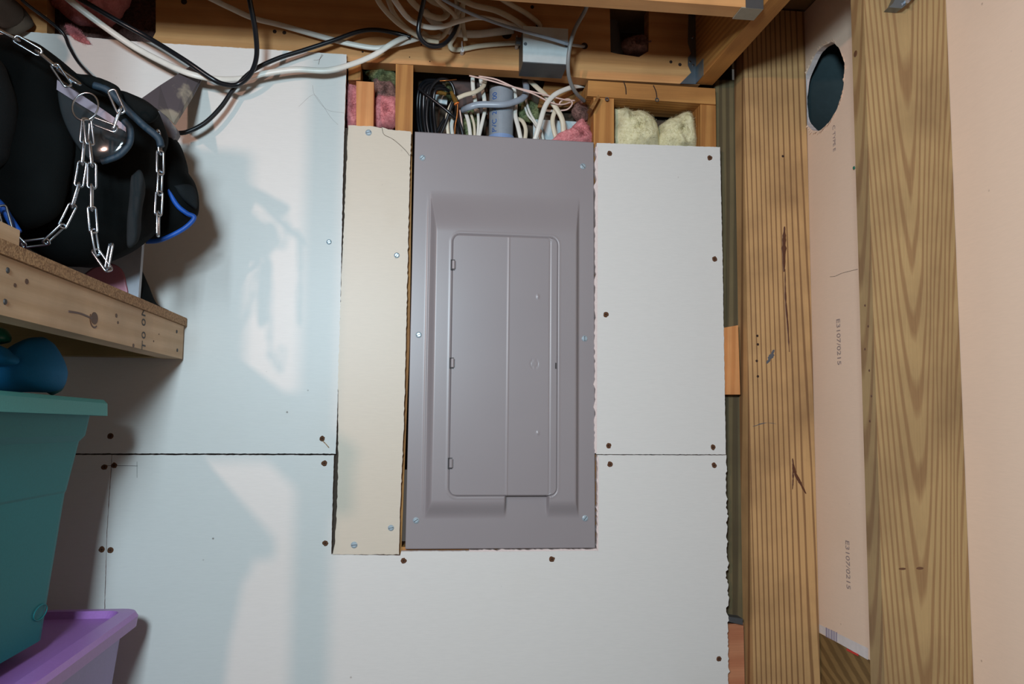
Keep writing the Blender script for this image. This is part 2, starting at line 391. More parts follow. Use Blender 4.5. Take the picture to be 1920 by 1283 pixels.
# ragged right edge of the lower sheet and torn corner
for x, y in ((1143, 288), (1331, 296), (1340, 486), (1136, 590), (1141, 836), (1337, 839)): dark_screw(upper_right, x, y)
for x, y in ((1144, 871), (1339, 873), (1348, 1236), (757, 1052), (1035, 1049), (608, 869), (610, 1019), (214, 873), (207, 1032)): dark_screw(low_mid, x, y)
for x, y in ((196, 876), (191, 1031)): dark_screw(low_left, x, y)
for x, y in ((207, 818), (604, 823)): dark_screw(upper_left, x, y)
bright_screw(upper_left, 617, 454, 0.0, .0042, .3)
for o in (dark_screw(upper_left, 62, 89),): pass
# drywall strip left of the panel
strip_pts = [(653, 235), (700, 237), (735, 244), (771, 247), (769, 300), (766, 420), (762, 600), (757, 800), (750, 960), (748, 1040), (624, 1040), (628, 1020), (632, 950), (634, 866), (634, 700), (640, 520), (647, 380)]
bm = bmesh.new(); prism(bm, pxs(strip_pts, -.003), -.003, .0097, .0016, .006, 3)
strip = tag(link('drywall_strip', bm, M_['dry_ivory']), 'tall ivory drywall strip screwed beside the left edge of the grey electrical panel', 'drywall strip')
for x, y, r, a in ((691, 249, .0052, .3), (744, 479, .0046, 1), (733, 990, .0048, .2), (664, 1022, .0052, .1)): bright_screw(strip, x, y, -.003, r, a)
bm = bmesh.new()   # the peeled paper corner of the strip
prism(bm, pxs([(716, 239), (735, 244), (771, 247), (770, 290), (760, 280), (740, 262), (722, 254)], -.0038), -.0042, -.003, .0015, .004, 8)
link('torn_paper', bm, M_['dry_ivory'], strip)
bm = bmesh.new(); tube(bm, [W(x, y, -.0042) for x, y in ((716, 239), (720, 252), (735, 260), (750, 272), (762, 284), (768, 292))], .0004); link('paper_crease', bm, M_['crack'], strip)
bm = bmesh.new()   # dark crack behind the strip's left edge
prism(bm, pxs([(640, 240), (660, 240), (645, 520), (636, 850), (632, 1046), (612, 1046), (620, 860), (630, 500)], .0128), .0128, .0135)
struct(link('trim_1', bm, M_['crack']))
# pencil lines and tape edge on the left sheet
def line(parent, name, pts, r, mat, Y=-.0002):
    bm = bmesh.new(); tube(bm, [W(x, y, Y) for x, y in pts], r, .5, 6, 4); return link(name, bm, mat, parent)
line(low_mid, 'pencil_line', [(200, 873.5), (230, 873.5), (258, 874)], .0004, M_['ink_dark'])
line(low_mid, 'pencil_line', [(257, 866), (257, 880), (257, 896)], .0003, M_['ink_dark'])
line(upper_left, 'hair', [(560, 200), (586, 178), (600, 190), (620, 220), (634, 234)], .0002, M_['ink_grey'])
line(upper_left, 'hair', [(586, 160), (590, 178), (612, 205), (645, 212)], .0002, M_['ink_grey'])
line(upper_left, 'scratch', [(604, 102), (600, 110), (597, 121)], .0004, M_['rust'])
line(upper_left, 'scratch', [(588, 113), (598, 112), (606, 103)], .0003, M_['rust'])
line(upper_left, 'rust_drip', [(604, 826), (611, 833), (617, 840)], .0009, M_['chip'])
# chipped gypsum along the cut-out
def chips(parent, a, b, wd, n, seed):
    bm = bmesh.new(); rr = random.Random(seed); L = []; Rr = []
    for i in range(n+1):
        t = i/n; x = a[0]+(b[0]-a[0])*t; y = a[1]+(b[1]-a[1])*t
        j = (noise.noise(Vector((t*n*.35, seed, 0)))*.5+.5)*wd+rr.random()*wd*.25
        hz = abs(b[0]-a[0]) > abs(b[1]-a[1])
        L.append((x, y)); Rr.append((x, y-j) if hz else (x-j, y))
    pts = pxs(L+Rr[::-1], -.0004); prism(bm, pts, -.0006, .0115)
    return link('chipped_edge', bm, M_['gypsum'], parent)
chips(upper_right, (1121, 275), (1119, 850), 7.5, 120, 4)
chips(low_mid, (1123, 856), (1122, 1034), 4.5, 50, 5)
chips(low_mid, (880, 1035), (1120, 1033), 5, 60, 6)
# ---------------------------------------------------------------- framing behind the drywall
def board(name, pts, y0, y1, mat, label, cat='stud', group=None, bev=.0015):
    bm = bmesh.new(); prism(bm, pxs(pts, y0), y0, y1)
    if bev: bevel(bm, bev, 2)
    return tag(link(name, bm, mat), label, cat, group)
YB = .0132
board('wall_stud', [(742, 120), (775, 122), (768, 640), (752, 1044), (722, 1044), (738, 640)], YB, .10, M_['stud_fir'], 'knotty fir stud between the strip and the black coiled cables', 'stud')
board('stub_block', [(668, 152), (701, 154), (700, 236), (694, 420), (668, 420)], -.006+YB, .06, M_['stud_orange'], 'short orange wood stub standing behind the top of the drywall strip', 'wood block')
board('corner_block', [(653, 116), (677, 118), (676, 150), (653, 150)], YB, .09, M_['stud_fir'], 'small rough wood block tucked under the header left of the stub', 'wood block')
board('sill_block', [(740, 1026), (1124, 1024), (1124, 1050), (738, 1050)], .0135, .09, M_['plate_fir'], 'wood sill hidden behind the chipped drywall under the grey panel', 'board')
board('wall_stud', [(1113, 178), (1151, 180), (1152, 640), (1157, 1040), (1117, 1040), (1113, 600)], YB, .10, M_['stud_fir'], 'fir stud right of the wire opening, left side of the small frame', 'stud')
board('wall_stud', [(1313, 190), (1342, 192), (1346, 640), (1350, 1283), (1316, 1283)], YB, .10, M_['stud_fir'], 'fir stud forming the right side of the small frame over the drywall', 'stud')
plate = board('frame_plate', [(1103, 151), (1341, 166), (1342, 196), (1101, 180)], YB-.006, .10, M_['plate_fir'], 'split fir plate lying across the small frame under the header', 'board')
for pts in ([(1169, 152), (1173, 164), (1174, 177)], [(1225, 160), (1230, 172), (1232, 186)]):
    bm = bmesh.new(); tube(bm, [W(x, y, YB-.0065) for x, y in pts], .0012, .5); link('split', bm, M_['rustdark'], plate)
for x, y in ((1138, 186), (1232, 187)):
    bm = bmesh.new(); p = W(x, y, YB-.007); tube(bm, [(p.x+math.cos(a)*.0035, YB-.007, p.z+math.sin(a)*.0035) for a in [k*2*math.pi/12 for k in range(12)]], .0012, closed=True, smooth=False, seg=6); link('nail_head', bm, M_['galv_dark'], plate)
for cap in range(1):
    bm = bmesh.new(); P = [W(x, y, YB-.004) for x, y in ((1102, 208), (1118, 184), (1121, 188), (1108, 212))]
    prism(bm, [(p.x, p.z) for p in P], -.010, .02); tag(link('splinter', bm, M_['card']), 'torn wood splinter hanging at the upper right corner of the wire opening', 'splinter')
board('corner_post', [(1340, 150), (1400, 150), (1410, 900), (1412, 1450), (1348, 1450)], .03, .12, M_['treated_green'], 'green tinged treated post in the gap right of the drywall', 'post')
blk = 'nailing blocks in the gap beside the treated stud'
board('nailing_block', [(1350, 616), (1384, 610), (1388, 740), (1352, 740)], .004, .03, M_['stud_orange'], 'orange wood block bridging the gap at mid height beside the drywall', 'wood block', blk)
board('nailing_block', [(1360, 1172), (1394, 1168), (1400, 1450), (1360, 1450)], .010, .03, M_['stud_red'], 'reddish wood block at the foot of the gap beside the drywall', 'wood block', blk)
bm = bmesh.new(); prism(bm, pxs([(1364, 1156), (1392, 1160), (1392, 1172), (1366, 1166)], .004), .002, .03); tag(link('steel_shim', bm, M_['galv_dark']), 'grey steel shim on top of the lowest wood block in the gap', 'bracket')
# ---------------------------------------------------------------- header beam with its notches
hdr = [(-420, 92), (650, 115), (775, 121), (971, 133), (1107, 148), (1312, 159), (1312, -260), (1220, -260), (1216, 96), (1198, 107), (1158, 101), (1145, 98), (1138, -260),
       (292, -260), (292, 60), (280, 84), (110, 84), (88, 70), (88, -260), (-420, -260)]
bm = bmesh.new(); prism(bm, pxs(hdr, T+.0008), T+.0008, T+.038)
header = tag(link('header_beam', bm, M_['beam']), 'wide tan header beam running across the top above the electrical panel', 'beam')
def spot(parent, px, py, Y, r, name='drilled_hole', mat='rustdark', rz=1):
    p = W(px, py, Y); bm = bmesh.new(); n = 16
    v = [bm.verts.new((p.x+math.cos(2*math.pi*k/n)*r*(1+.2*noise.noise(Vector((k, px, 0)))), Y, p.z+math.sin(2*math.pi*k/n)*r*rz)) for k in range(n)]
    bm.faces.new(v); ext = bmesh.ops.extrude_face_region(bm, geom=bm.faces[:]); 
    for e in ext['geom']:
        if isinstance(e, bmesh.types.BMVert): e.co.y += .0006
    return link(name, bm, M_[mat], parent)
HY = T+.0002
for x, y, r in ((1096, 86, .0075), (998, 13, .004), (515, 59, .004), (533, 61, .004), (680, 97, .0022), (1258, 116, .0035), (1275, 121, .0038), (950, 64, .011), (1010, 48, .006), (345, 3, .006), (790, 84, .0015), (768, 107, .0012), (806, 115, .0012)):
    spot(header, x, y, HY, r)
spot(header, 833, 128-14, HY, .0, 'mark') if False else None
# boards behind the header's notches
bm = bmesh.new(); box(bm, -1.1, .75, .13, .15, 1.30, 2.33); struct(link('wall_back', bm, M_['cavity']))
# joist coming toward the camera
a = W(1305, 158, T); b = W(1340, 166, T); JX0, JX1, JZ = a.x, a.x+.038, a.z
bm = bmesh.new(); box(bm, JX0, JX1, -1.45, T, JZ, 2.33); bevel(bm, .0015)
joist = tag(link('ceiling_joist', bm, M_['joist']), 'brown ceiling joist running from the header corner out toward the viewer', 'joist')
# hanger at the corner
hg = empty('joist_hanger', (JX0, 0, JZ), 'galvanised steel hanger joining the ceiling joist to the header corner', 'joist hanger')
bm = bmesh.new(); prism(bm, pxs([(1293, -60), (1312, -60), (1311, 158), (1275, 157), (1284, 148), (1296, 136), (1290, 122), (1290, 108), (1296, 100), (1290, 80)], T-.0012), T-.0014, T); link('face_flange', bm, M_['galv'], hg)
bm = bmesh.new(); box(bm, JX0-.0014, JX0-.0002, -.035, T, JZ, 2.2)
link('side_flange', bm, M_['galv'], hg)
for x, y in ((1294, 116), (1300, 122), (1299, 70)):
    p = W(x, y, T-.002); bm = bmesh.new(); cyl(bm, (p.x, T-.0012, p.z), (p.x, T-.004, p.z), .0035, .002, 12); link('nail_head', bm, M_['zinc'], hg)
# cross block parallel to the wall, hung from the joist
p = W(1369, 36, -.30); 
q = WX(1415, 40, JX0); BY = q.y; BZ = JZ-.005; print('BY', BY, q.z, JZ)
bm = bmesh.new(); box(bm, -1.2, JX0-.001, BY-.038, BY, BZ, 2.33); bevel(bm, .0015)
blockb = tag(link('cross_beam', bm, M_['beam']), 'tan cross beam at the very top, nearer than the header and ending at the joist', 'beam')
h2 = empty('beam_hanger', (JX0, BY, BZ), 'dark steel hanger at the right end of the top cross beam', 'joist hanger')
bm = bmesh.new(); box(bm, JX0-.042, JX0-.001, BY-.040, BY+.002, BZ-.0022, BZ-.0006); link('seat', bm, M_['dust'], h2)
bm = bmesh.new(); box(bm, JX0-.034, JX0-.001, BY-.0405, BY-.039, BZ-.002, BZ+.12); link('front_flange', bm, M_['galv_dark'], h2)
# ---------------------------------------------------------------- right partition (plane X = XR)
XR = W(1523, 700, -.02).x
def wxp(px, py): v = WX(px, py, XR); return (v.y, v.z)
hp = [wxp(1503, 160), wxp(1584, 160)]; hy = (hp[0][0]+hp[1][0])/2; hr = abs(hp[0][0]-hp[1][0])/2; hz = WX(1543, 163, XR).z
zb0 = WX(1532, 1185, XR).z
bm = bmesh.new(); ov = []
for y, z in ((.06, zb0-.0), (-1.30, zb0), (-1.30, 2.33), (.06, 2.33)): ov.append(bm.verts.new((XR, y, z)))
oe = [bm.edges.new((ov[i], ov[(i+1) % 4])) for i in range(4)]
n = 72; iv = []
for k in range(n):
    a = 2*math.pi*k/n; rr = hr*(1+.05*noise.noise(Vector((math.cos(a)*3, math.sin(a)*3, 1)))+.02*noise.noise(Vector((math.cos(a)*14, math.sin(a)*14, 3))))
    iv.append(bm.verts.new((XR, hy+math.cos(a)*rr, hz+math.sin(a)*rr*.98)))
ie = [bm.edges.new((iv[k], iv[(k+1) % n])) for k in range(n)]
bmesh.ops.triangle_fill(bm, edges=oe+ie, use_beauty=True)
ext = bmesh.ops.extrude_face_region(bm, geom=bm.faces[:])
for e in ext['geom']:
    if isinstance(e, bmesh.types.BMVert): e.co.x += T
bm.normal_update()
for f in bm.faces:
    if abs(f.normal.x) < .5: f.material_index = 1
wr = struct(link('wall_right', bm, [M_['dry_back'], M_['gypsum']]))
bm = bmesh.new()   # ragged paper round the hole
for k in range(n):
    a = 2*math.pi*k/n; rr = hr*(1+.05*noise.noise(Vector((math.cos(a)*3, math.sin(a)*3, 1))))
    if random.random() < .8:
        l = .003+.006*random.random(); a2 = a+.09
        c0 = Vector((XR-.0003, hy+math.cos(a)*rr, hz+math.sin(a)*rr)); c1 = Vector((XR-.0003, hy+math.cos(a2)*rr, hz+math.sin(a2)*rr))
        c2 = Vector((XR-.002-.004*random.random(), hy+math.cos(a+.04)*(rr+l), hz+math.sin(a+.04)*(rr+l)))
        v = [bm.verts.new(x) for x in (c0, c1, c2, c0+Vector((.0008, 0, 0)), c1+Vector((.0008, 0, 0)))]
        for f in ((0, 1, 2), (3, 2, 4), (0, 2, 3), (1, 4, 2), (0, 3, 4, 1)): bm.faces.new([v[i] for i in f])
link('torn_paper', bm, M_['dry_back'], wr)
bm = bmesh.new(); n2 = 40; dr = hr*1.25
R0 = [bm.verts.new((XR+T+.001, hy+math.cos(2*math.pi*k/n2)*dr, hz+math.sin(2*math.pi*k/n2)*dr)) for k in range(n2)]
R1 = [bm.verts.new((XR+.30, hy+math.cos(2*math.pi*k/n2)*dr, hz+math.sin(2*math.pi*k/n2)*dr)) for k in range(n2)]
for k in range(n2): bm.faces.new((R0[k], R0[(k+1) % n2], R1[(k+1) % n2], R1[k]))
bm.faces.new(R1)
ext = bmesh.ops.solidify(bm, geom=bm.faces[:], thickness=.001)
tag(link('vent_duct', bm, M_['duct'], smooth=True), 'dark grey duct seen through the round hole in the right partition', 'duct')
bm = bmesh.new(); box(bm, XR+.002, XR+.04, -1.3, .06, zb0-.16, zb0-.0008); tag(link('bottom_plate', bm, M_['treated_plate']), 'dark treated board under the cut lower edge of the pink drywall', 'board')
# label strip, barcode, red mark, stamped numbers on the partition
lb = [(1534, 1170), (1628, 1216), (1628, 1238), (1534, 1184)]
def wall_patch(name, pts, off, mat, parent):
    bm = bmesh.new(); P = [WX(x, y, XR) for x, y in pts]
    a = [bm.verts.new((XR-off, p.y, p.z)) for p in P]; b = [bm.verts.new((XR-off+.0002, p.y, p.z)) for p in P]
    bm.faces.new(a); bm.faces.new(b[::-1])
    for i in range(len(P)): bm.faces.new((a[i], a[(i+1) % len(P)], b[(i+1) % len(P)], b[i]))
    return link(name, bm, mat, parent)
tape = wall_patch('edge_tape', lb, .0004, M_['paperwhite'], wr)
for i in range(9):
    x = 1549+i*2.4; y = 1177+(i*2.4)*.45; wd = (1.5, .8, 1.2, .7)[i % 4]
    wall_patch('barcode', [(x, y), (x+wd, y+.4), (x+wd, y+18.4), (x, y+18)], .0007, M_['barcode'], tape)
wall_patch('red_mark', [(1588, 1216), (1610, 1227), (1610, 1231), (1588, 1220)], .0007, M_['red'], tape)
SIDE = rotbasis((0, 0, -1), (0, -1, 0))   # reads downwards on a face looking toward -X
def stamp(body, px, py, size, mat='ink_grey', parent=wr):
    p = WX(px, py, XR-.0006); return text('stamped_number', body, p, SIDE, size, M_[mat], parent)
stamp('E3107/0215', 1568, 598, .020); stamp('E3107/0215', 1585, 1012, .020); stamp('C TYPE E', 1561, 236, .014)
# studs of the partition
def post(name, xl, xr, y0, y1, zt, zb, mat, label):
    bm = bmesh.new(); box(bm, xl, xr, y0, y1, zb, zt); bevel(bm, .003, 3)
    return tag(link(name, bm, mat), label, 'stud', 'treated studs of the right partition')
S1Y0 = -.024; s1l = W(1403, 700, S1Y0).x
st1 = post('treated_stud', s1l, XR-.0006, S1Y0, S1Y0+.05, 2.33, .2, M_['treated_fine'], 'treated stud with fine dark grain and a brown resin streak, left of the round hole')
d2 = ray(1800, 641); t2 = XR/d2.x; S2Y = CAM.y+d2.y*t2; s2l = W(1639, 641, S2Y).x
st2 = post('treated_stud', s2l, XR-.0006, S2Y, S2Y+.038, 2.33, .2, M_['treated_wide'], 'broad treated stud with bold cathedral grain, the nearer one on the right')
def streak(parent, pts, r, Y, mat, name='resin_streak', fl=.25):
    bm = bmesh.new(); P = catmull([W(x, y, Y) for x, y in pts], 8); 
    rings = []
    for i, p in enumerate(P):
        t = i/(len(P)-1); rr = r*(.35+.65*abs(math.sin(t*math.pi)))*(1+.8*noise.noise(Vector((i*.6, r*900, 0))))
        rings.append([bm.verts.new((p.x+math.cos(2*math.pi*k/8)*rr, Y+math.sin(2*math.pi*k/8)*.0004, p.z)) for k in range(8)])
    for i in range(len(P)-1):
        for k in range(8): bm.faces.new((rings[i][k], rings[i][(k+1) % 8], rings[i+1][(k+1) % 8], rings[i+1][k]))
    bm.faces.new(rings[0]); bm.faces.new(rings[-1][::-1]); return link(name, bm, M_[mat], parent)
SY = S1Y0
streak(st1, [(1471, 425), (1470, 460), (1470, 510)], .0045, SY, 'resin'); streak(st1, [(1472, 505), (1473, 560), (1477, 610), (1480, 660)], .0022, SY, 'resin')
streak(st1, [(1486, 860), (1490, 885), (1500, 905), (1511, 926)], .0035, SY, 'resin'); streak(st1, [(1486, 870), (1487, 895), (1486, 918)], .002, SY, 'resin')
streak(st1, [(1451, 656), (1446, 668), (1438, 682)], .005, SY, 'smudge', 'grey_smudge'); streak(st1, [(1412, 800), (1436, 793), (1455, 795)], .004, SY, 'smudge', 'grey_smudge')
for x, y in ((1468, 293), (1420, 630), (1421, 646), (1419, 677), (1421, 706)): spot(st1, x, y, SY-.0001, .0028, 'nail_hole')
for x, y in ((1622, 573), (1628, 612), (1622, 655), (1630, 695), (1634, 743), (1631, 790)):
    p = WX(x, y, s2l); bm = bmesh.new(); cyl(bm, (s2l+.0002, p.y, p.z), (s2l-.0004, p.y, p.z), .0022, .0018, 10); link('nail_hole', bm, M_['resin'], st2)
p = WX(1604, 101, s2l); bm = bmesh.new(); cyl(bm, (s2l+.0002, p.y, p.z), (s2l-.0006, p.y, p.z), .006, .004, 12); link('knot', bm, M_['knot'], st2)
spot(st2, 1725, 1066, S2Y-.0001, .006, 'smudge', 'knot', .35); spot(st2, 1692, 1067, S2Y-.0001, .006, 'smudge', 'knot', .3)
p = WX(1601, 315, XR-.002); bm = bmesh.new(); bmesh.ops.create_icosphere(bm, subdivisions=2, radius=.0035, matrix=Matrix.Translation(p)@Matrix.Diagonal((.5, 1, 1, 1))); tag(link('push_pin', bm, M_['greencap'], smooth=True), 'tiny green pin head on the pink drywall left of the broad stud', 'pin')
line_pts = [(1556, 519), (1566, 518), (1580, 512), (1608, 505)]
bm = bmesh.new(); tube(bm, [WX(x, y, XR-.0006) for x, y in line_pts], .0003, 1, 6); link('hair', bm, M_['ink_dark'], wr)
# steel bracket tip at the top of the broad stud
bk = empty('steel_bracket', W(1690, 5, S2Y-.01), 'small steel bracket tip pointing down at the top of the broad stud', 'bracket')
bm = bmesh.new(); prism(bm, pxs([(1664, 16), (1672, 8), (1690, -30), (1725, -60), (1735, -30), (1700, 8), (1688, 18)], S2Y-.012), S2Y-.016, S2Y-.001); bevel(bm, .0015); link('jaw', bm, M_['galv'], bk)
bm = bmesh.new(); p = W(1700, 3, S2Y-.02); cyl(bm, (p.x, S2Y-.022, p.z), (p.x, S2Y-.015, p.z), .004, .003, 6); link('bolt', bm, M_['zinc'], bk)
# ================================================================ ELECTRICAL PANEL
pn = empty('electrical_panel', W(936, 1030, 0), 'grey metal electrical panel cover with hinged door set into the drywall', 'electrical panel')
c00, c10, c11, c01 = [W(x, y, .002) for x, y in ((778, 247), (1113, 267), (1116, 1028), (760, 1030))]
def uv(px, py):
    """panel coordinates (metres right, metres down) of a pixel"""
    p = W(px, py, .002); return p.x, p.z
def sstep(a, b, x): t = min(1, max(0, (x-a)/(b-a))); return t*t*(3-2*t)
XL, XRr = uv(801, 650)[0], uv(1086, 650)[0]; ZT, ZB = uv(940, 362)[1], uv(940, 972)[1]
xl2, xr2 = uv(815, 650)[0], uv(1077, 650)[0]; zt2, zb2 = uv(940, 440)[1], uv(940, 938)[1]
nx0, nx1 = uv(947, 950)[0], uv(1026, 950)[0]
dX0, dX1 = uv(845, 690)[0], uv(1042.5, 690)[0]; dZ0, dZ1 = uv(945, 445)[1], uv(945, 929)[1]; DR = .016
def sd_door(x, z):
    cx, cz = (dX0+dX1)/2, (dZ0+dZ1)/2; qx, qz = abs(x-cx)-((dX1-dX0)/2-DR), abs(z-cz)-((dZ0-dZ1)/2-DR)
    return math.hypot(max(qx, 0), max(qz, 0))+min(max(qx, qz), 0)-DR
def hgt(x, z):
    fx = min(sstep(XL, xl2, x), 1-sstep(xr2, XRr, x))
    ft = 1-min(1, max(0, (z-zt2)/(ZT-zt2)))
    ft = ft*ft*(3-2*ft)
    zb = sstep(ZB, zb2, z)
    # the plateau's foot is interrupted by a flat tongue under the door
    notch = sstep(nx0-.003, nx0+.003, x)*(1-sstep(nx1-.003, nx1+.003, x))*(1-sstep(dZ1-.002, dZ1+.001, z))
    h = .013*min(fx, ft, zb); h *= (1-notch)
    rib = math.exp(-((x-(XL-.002))/.0022)**2)*.0012*sstep(ZB, ZB+.03, z)*(1-sstep(ZT-.06, ZT, z))
    return h+rib
def grid_mesh(x0f, x1f, z0f, z1f, nx, nz, hf, y_base):
    bm = bmesh.new(); V = []
    for j in range(nz+1):
        row = []
        for i in range(nx+1):
            u, v_ = i/nx, j/nz
            x = (c00.x*(1-u)+c10.x*u)*(1-v_)+(c01.x*(1-u)+c11.x*u)*v_; z = (c00.z*(1-u)+c10.z*u)*(1-v_)+(c01.z*(1-u)+c11.z*u)*v_
            row.append(bm.verts.new((x, y_base-hf(x, z), z)))
        V.append(row)
    for j in range(nz):
        for i in range(nx): bm.faces.new((V[j][i], V[j][i+1], V[j+1][i+1], V[j+1][i]))
    # folded rim
    ring = V[0]+[r[-1] for r in V[1:]]+V[-1][-2::-1]+[r[0] for r in V[-2:0:-1]]
    back = [bm.verts.new((v.co.x, y_base+.006, v.co.z)) for v in ring]
    for k in range(len(ring)): bm.faces.new((ring[k], ring[(k+1) % len(ring)], back[(k+1) % len(ring)], back[k]))
    return bm
def cover_h(x, z):
    d = sd_door(x, z); h = hgt(x, z)
    if d < .0012: h = h-.0035*sstep(.0012, -.0008, d)-(.0 if d > -.001 else .001)
    h += .0006*math.exp(-((d-.0042)/.0016)**2)   # pressed lip round the door
    return h
o = link('cover_plate', grid_mesh(0, 0, 0, 0, 230, 420, cover_h, .002), M_['panel'], pn, smooth=True)
# the door
def door_mesh():
    bm = bmesh.new(); x0, x1 = dX0+.0006, dX1-.0006; zt_, zb_ = dZ0-.0006, dZ1+.0006
    cx, cz = (x0+x1)/2, (zt_+zb_)/2; hw, hh = (x1-x0)/2, (zt_-zb_)/2
    cr1, cr2 = uv(950.5, 700)[0], uv(1028.5, 700)[0]
    def h(x, z):
        e = 0
        e += .0014*math.exp(-((x-cr1)/.0011)**2); e -= .0012*math.exp(-((x-cr2)/.0010)**2)
        for bx, by in ((1007, 558), (1007, 812)):
            a_, b_ = uv(bx, by); e += .0022*math.exp(-(((x-a_)**2+(z-b_)**2)/.0022**2))
        a_, b_ = uv(1000, 683); d = abs(math.hypot(x-a_, (z-b_)*.92)-.0078); e -= .0006*math.exp(-(d/.0007)**2)
        return e
    nx, nz = 170, 190; V = []
    r = DR-.0006
    for j in range(nz+1):
        z = zt_-(zt_-zb_)*j/nz; dz = abs(z-cz)-(hh-r)
        inset = 0 if dz <= 0 else r-math.sqrt(max(0, r*r-dz*dz))
        xa, xb = x0+inset, x1-inset
        V.append([bm.verts.new((xa+(xb-xa)*i/nx, .002-.0136-h(xa+(xb-xa)*i/nx, z), z)) for i in range(nx+1)])
    for j in range(nz):
        for i in range(nx): bm.faces.new((V[j][i], V[j][i+1], V[j+1][i+1], V[j+1][i]))
    ring = V[0]+[q[-1] for q in V[1:]]+V[-1][-2::-1]+[q[0] for q in V[-2:0:-1]]
    back = [bm.verts.new((v.co.x, .002-.0105, v.co.z)) for v in ring]
    for k in range(len(ring)): bm.faces.new((ring[k], ring[(k+1) % len(ring)], back[(k+1) % len(ring)], back[k]))
    return bm
door = link('door', door_mesh(), M_['panel'], pn, smooth=True)
for x, y in ((850, 497), (848, 681), (845, 869)):
    p = W(x, y, -.012); bm = bmesh.new(); cyl(bm, (p.x+.0005, -.0135, p.z-.0085), (p.x+.0005, -.0135, p.z+.0085), .0042, seg=16); bevel(bm, .0008)
    link('hinge', bm, M_['panel'], door, smooth=False)
    bm = bmesh.new(); box(bm, p.x-.0058, p.x-.0045, -.0150, -.011, p.z-.011, p.z+.011); box(bm, p.x-.005, p.x+.003, -.0136, -.011, p.z+.0098, p.z+.0112); box(bm, p.x-.005, p.x+.003, -.0136, -.011, p.z-.0112, p.z-.0098); link('hinge_slot', bm, M_['panel_dark'], door)
p = W(1042, 686, -.012); bm = bmesh.new(); box(bm, p.x-.0012, p.x+.0008, -.0148, -.011, p.z-.006, p.z+.006); link('latch', bm, M_['panel_dark'], door)
for x, y, a_ in ((792, 296, .8), (1093, 312, -.8), (785, 628, .3), (1096, 635, 1.6), (780, 976, .6), (1097, 972, .9)): bright_screw(pn, x, y, .002, .0050, a_)
# dark steel box behind the cover
bm = bmesh.new(); box(bm, c00.x+.004, c10.x-.004, .012, .105, c01.z+.01, c00.z-.02); link('steel_box', bm, M_['galv_dark'], pn)
# ================================================================ WIRE OPENING
bm = bmesh.new(); box(bm, W(1000, 200, .1).x, W(1122, 200, .1).x, .098, .104, W(1050, 300, .1).z, W(1050, 227, .1).z)
tag(link('foam_board', bm, M_['backing']), 'pale foam board at the back of the wire opening, lower right', 'board')
bm = bmesh.new(); prism(bm, pxs([(846, 150), (905, 150), (905, 262), (870, 262)], .115), .112, .128); tag(link('sheathing_board', bm, M_['sheathing']), 'dusty purple brown board at the back of the wire opening behind white cables', 'board')
bm = bmesh.new(); prism(bm, pxs([(1022, 150), (1092, 158), (1088, 205), (1006, 206)], .10), .085, .110); tag(link('blocking_board', bm, M_['card']), 'brown wood blocking in the upper right of the wire opening', 'wood block')
bm = bmesh.new(); prism(bm, pxs([(815, 176), (840, 180), (838, 196), (812, 190)], .09), .09, .096); tag(link('paper_label', bm, M_['backing']), 'dusty white label among the black cables', 'label')
# pvc conduit
pa = W(940, 200, .06); PR = .0268; PX_, PY_ = pa.x, .06
cond = empty('pvc_conduit', (PX_, PY_, W(940, 262, .03).z), 'thick grey plastic conduit with blue printing rising from the panel', 'conduit')
bm = bmesh.new(); cyl(bm, (PX_, PY_, c00.z-.018), (PX_, PY_, W(940, 161, .033).z), PR, seg=40); link('pipe', bm, M_['pvc'], cond, smooth=False)
bm = bmesh.new(); cyl(bm, (PX_, PY_, c00.z-.018), (PX_, PY_, W(940, 249, .03).z), PR+.0022, seg=40); link('collar', bm, M_['pvc_clean'], cond)
zt = W(925, 240, .03).z
text('printed_lettering', 'PVC  2-40 00', Vector((PX_-.0135, PY_-PR-.0003, zt-.006)), rotbasis((0, 0, 1), (-1, 0, 0)), .0165, M_['ink_blue'], cond, wrap=(PX_, PY_, PR+.0004))
cable('service_cable', 'thick glossy grey cable bending across the front of the plastic conduit', [(868, 206, .055), (880, 201, .03), (900, 196, .024), (940, 196, .018), (962, 192, .026), (980, 184, .04), (987, 172, .06), (985, 150, .09)], .0075, M_['grey_cable'], .8)
# black coil on the left of the opening
bl = 'black cables coiled at the left of the wire opening'
BLK = ['outermost black cable of the coil, hard against the knotty stud', 'second black cable from the knotty stud in the coil', 'third black cable from the knotty stud in the coil',
       'fourth black cable from the knotty stud in the coil', 'fifth black cable from the knotty stud, set deeper in the coil', 'innermost glossy black cable of the coil, nearest the amber connectors']
for i, (dx, yy) in enumerate(((0, .085), (5, .07), (12, .06), (18, .05), (24, .065), (31, .045))):
    x = 782+dx
    cable('black_cable', BLK[i], [(x+14-i*1.2, 280, yy), (x+3, 240, yy), (x, 205, yy), (x+3, 170, yy-.008), (x+15+i, 152+i*3, yy), (x+38-i*2, 150+i*4, yy+.012)], .0036, M_['black_cable'], 1, 'cable', bl)
bc = [('black cable curling over the top of the coil to its right', [(806, 262, .05), (800, 220, .045), (806, 172, .04), (822, 150, .04), (842, 152, .045), (852, 172, .05), (848, 200, .055), (832, 225, .05), (812, 262, .05)]),
      ('thin black cable slanting down right across the coil', [(785, 166, .04), (800, 178, .033), (822, 195, .03), (845, 214, .03), (862, 232, .04), (870, 265, .05)]),
      ('black cable rising from the panel to the amber connector', [(822, 262, .04), (835, 232, .036), (846, 200, .03), (851, 186, .028)]),
      ('black cable entering the panel beside the copper wire', [(860, 262, .05), (858, 238, .05), (852, 215, .06), (850, 190, .07)])]
for l, pts in bc: cable('black_cable', l, pts, .0034, M_['black_cable'])
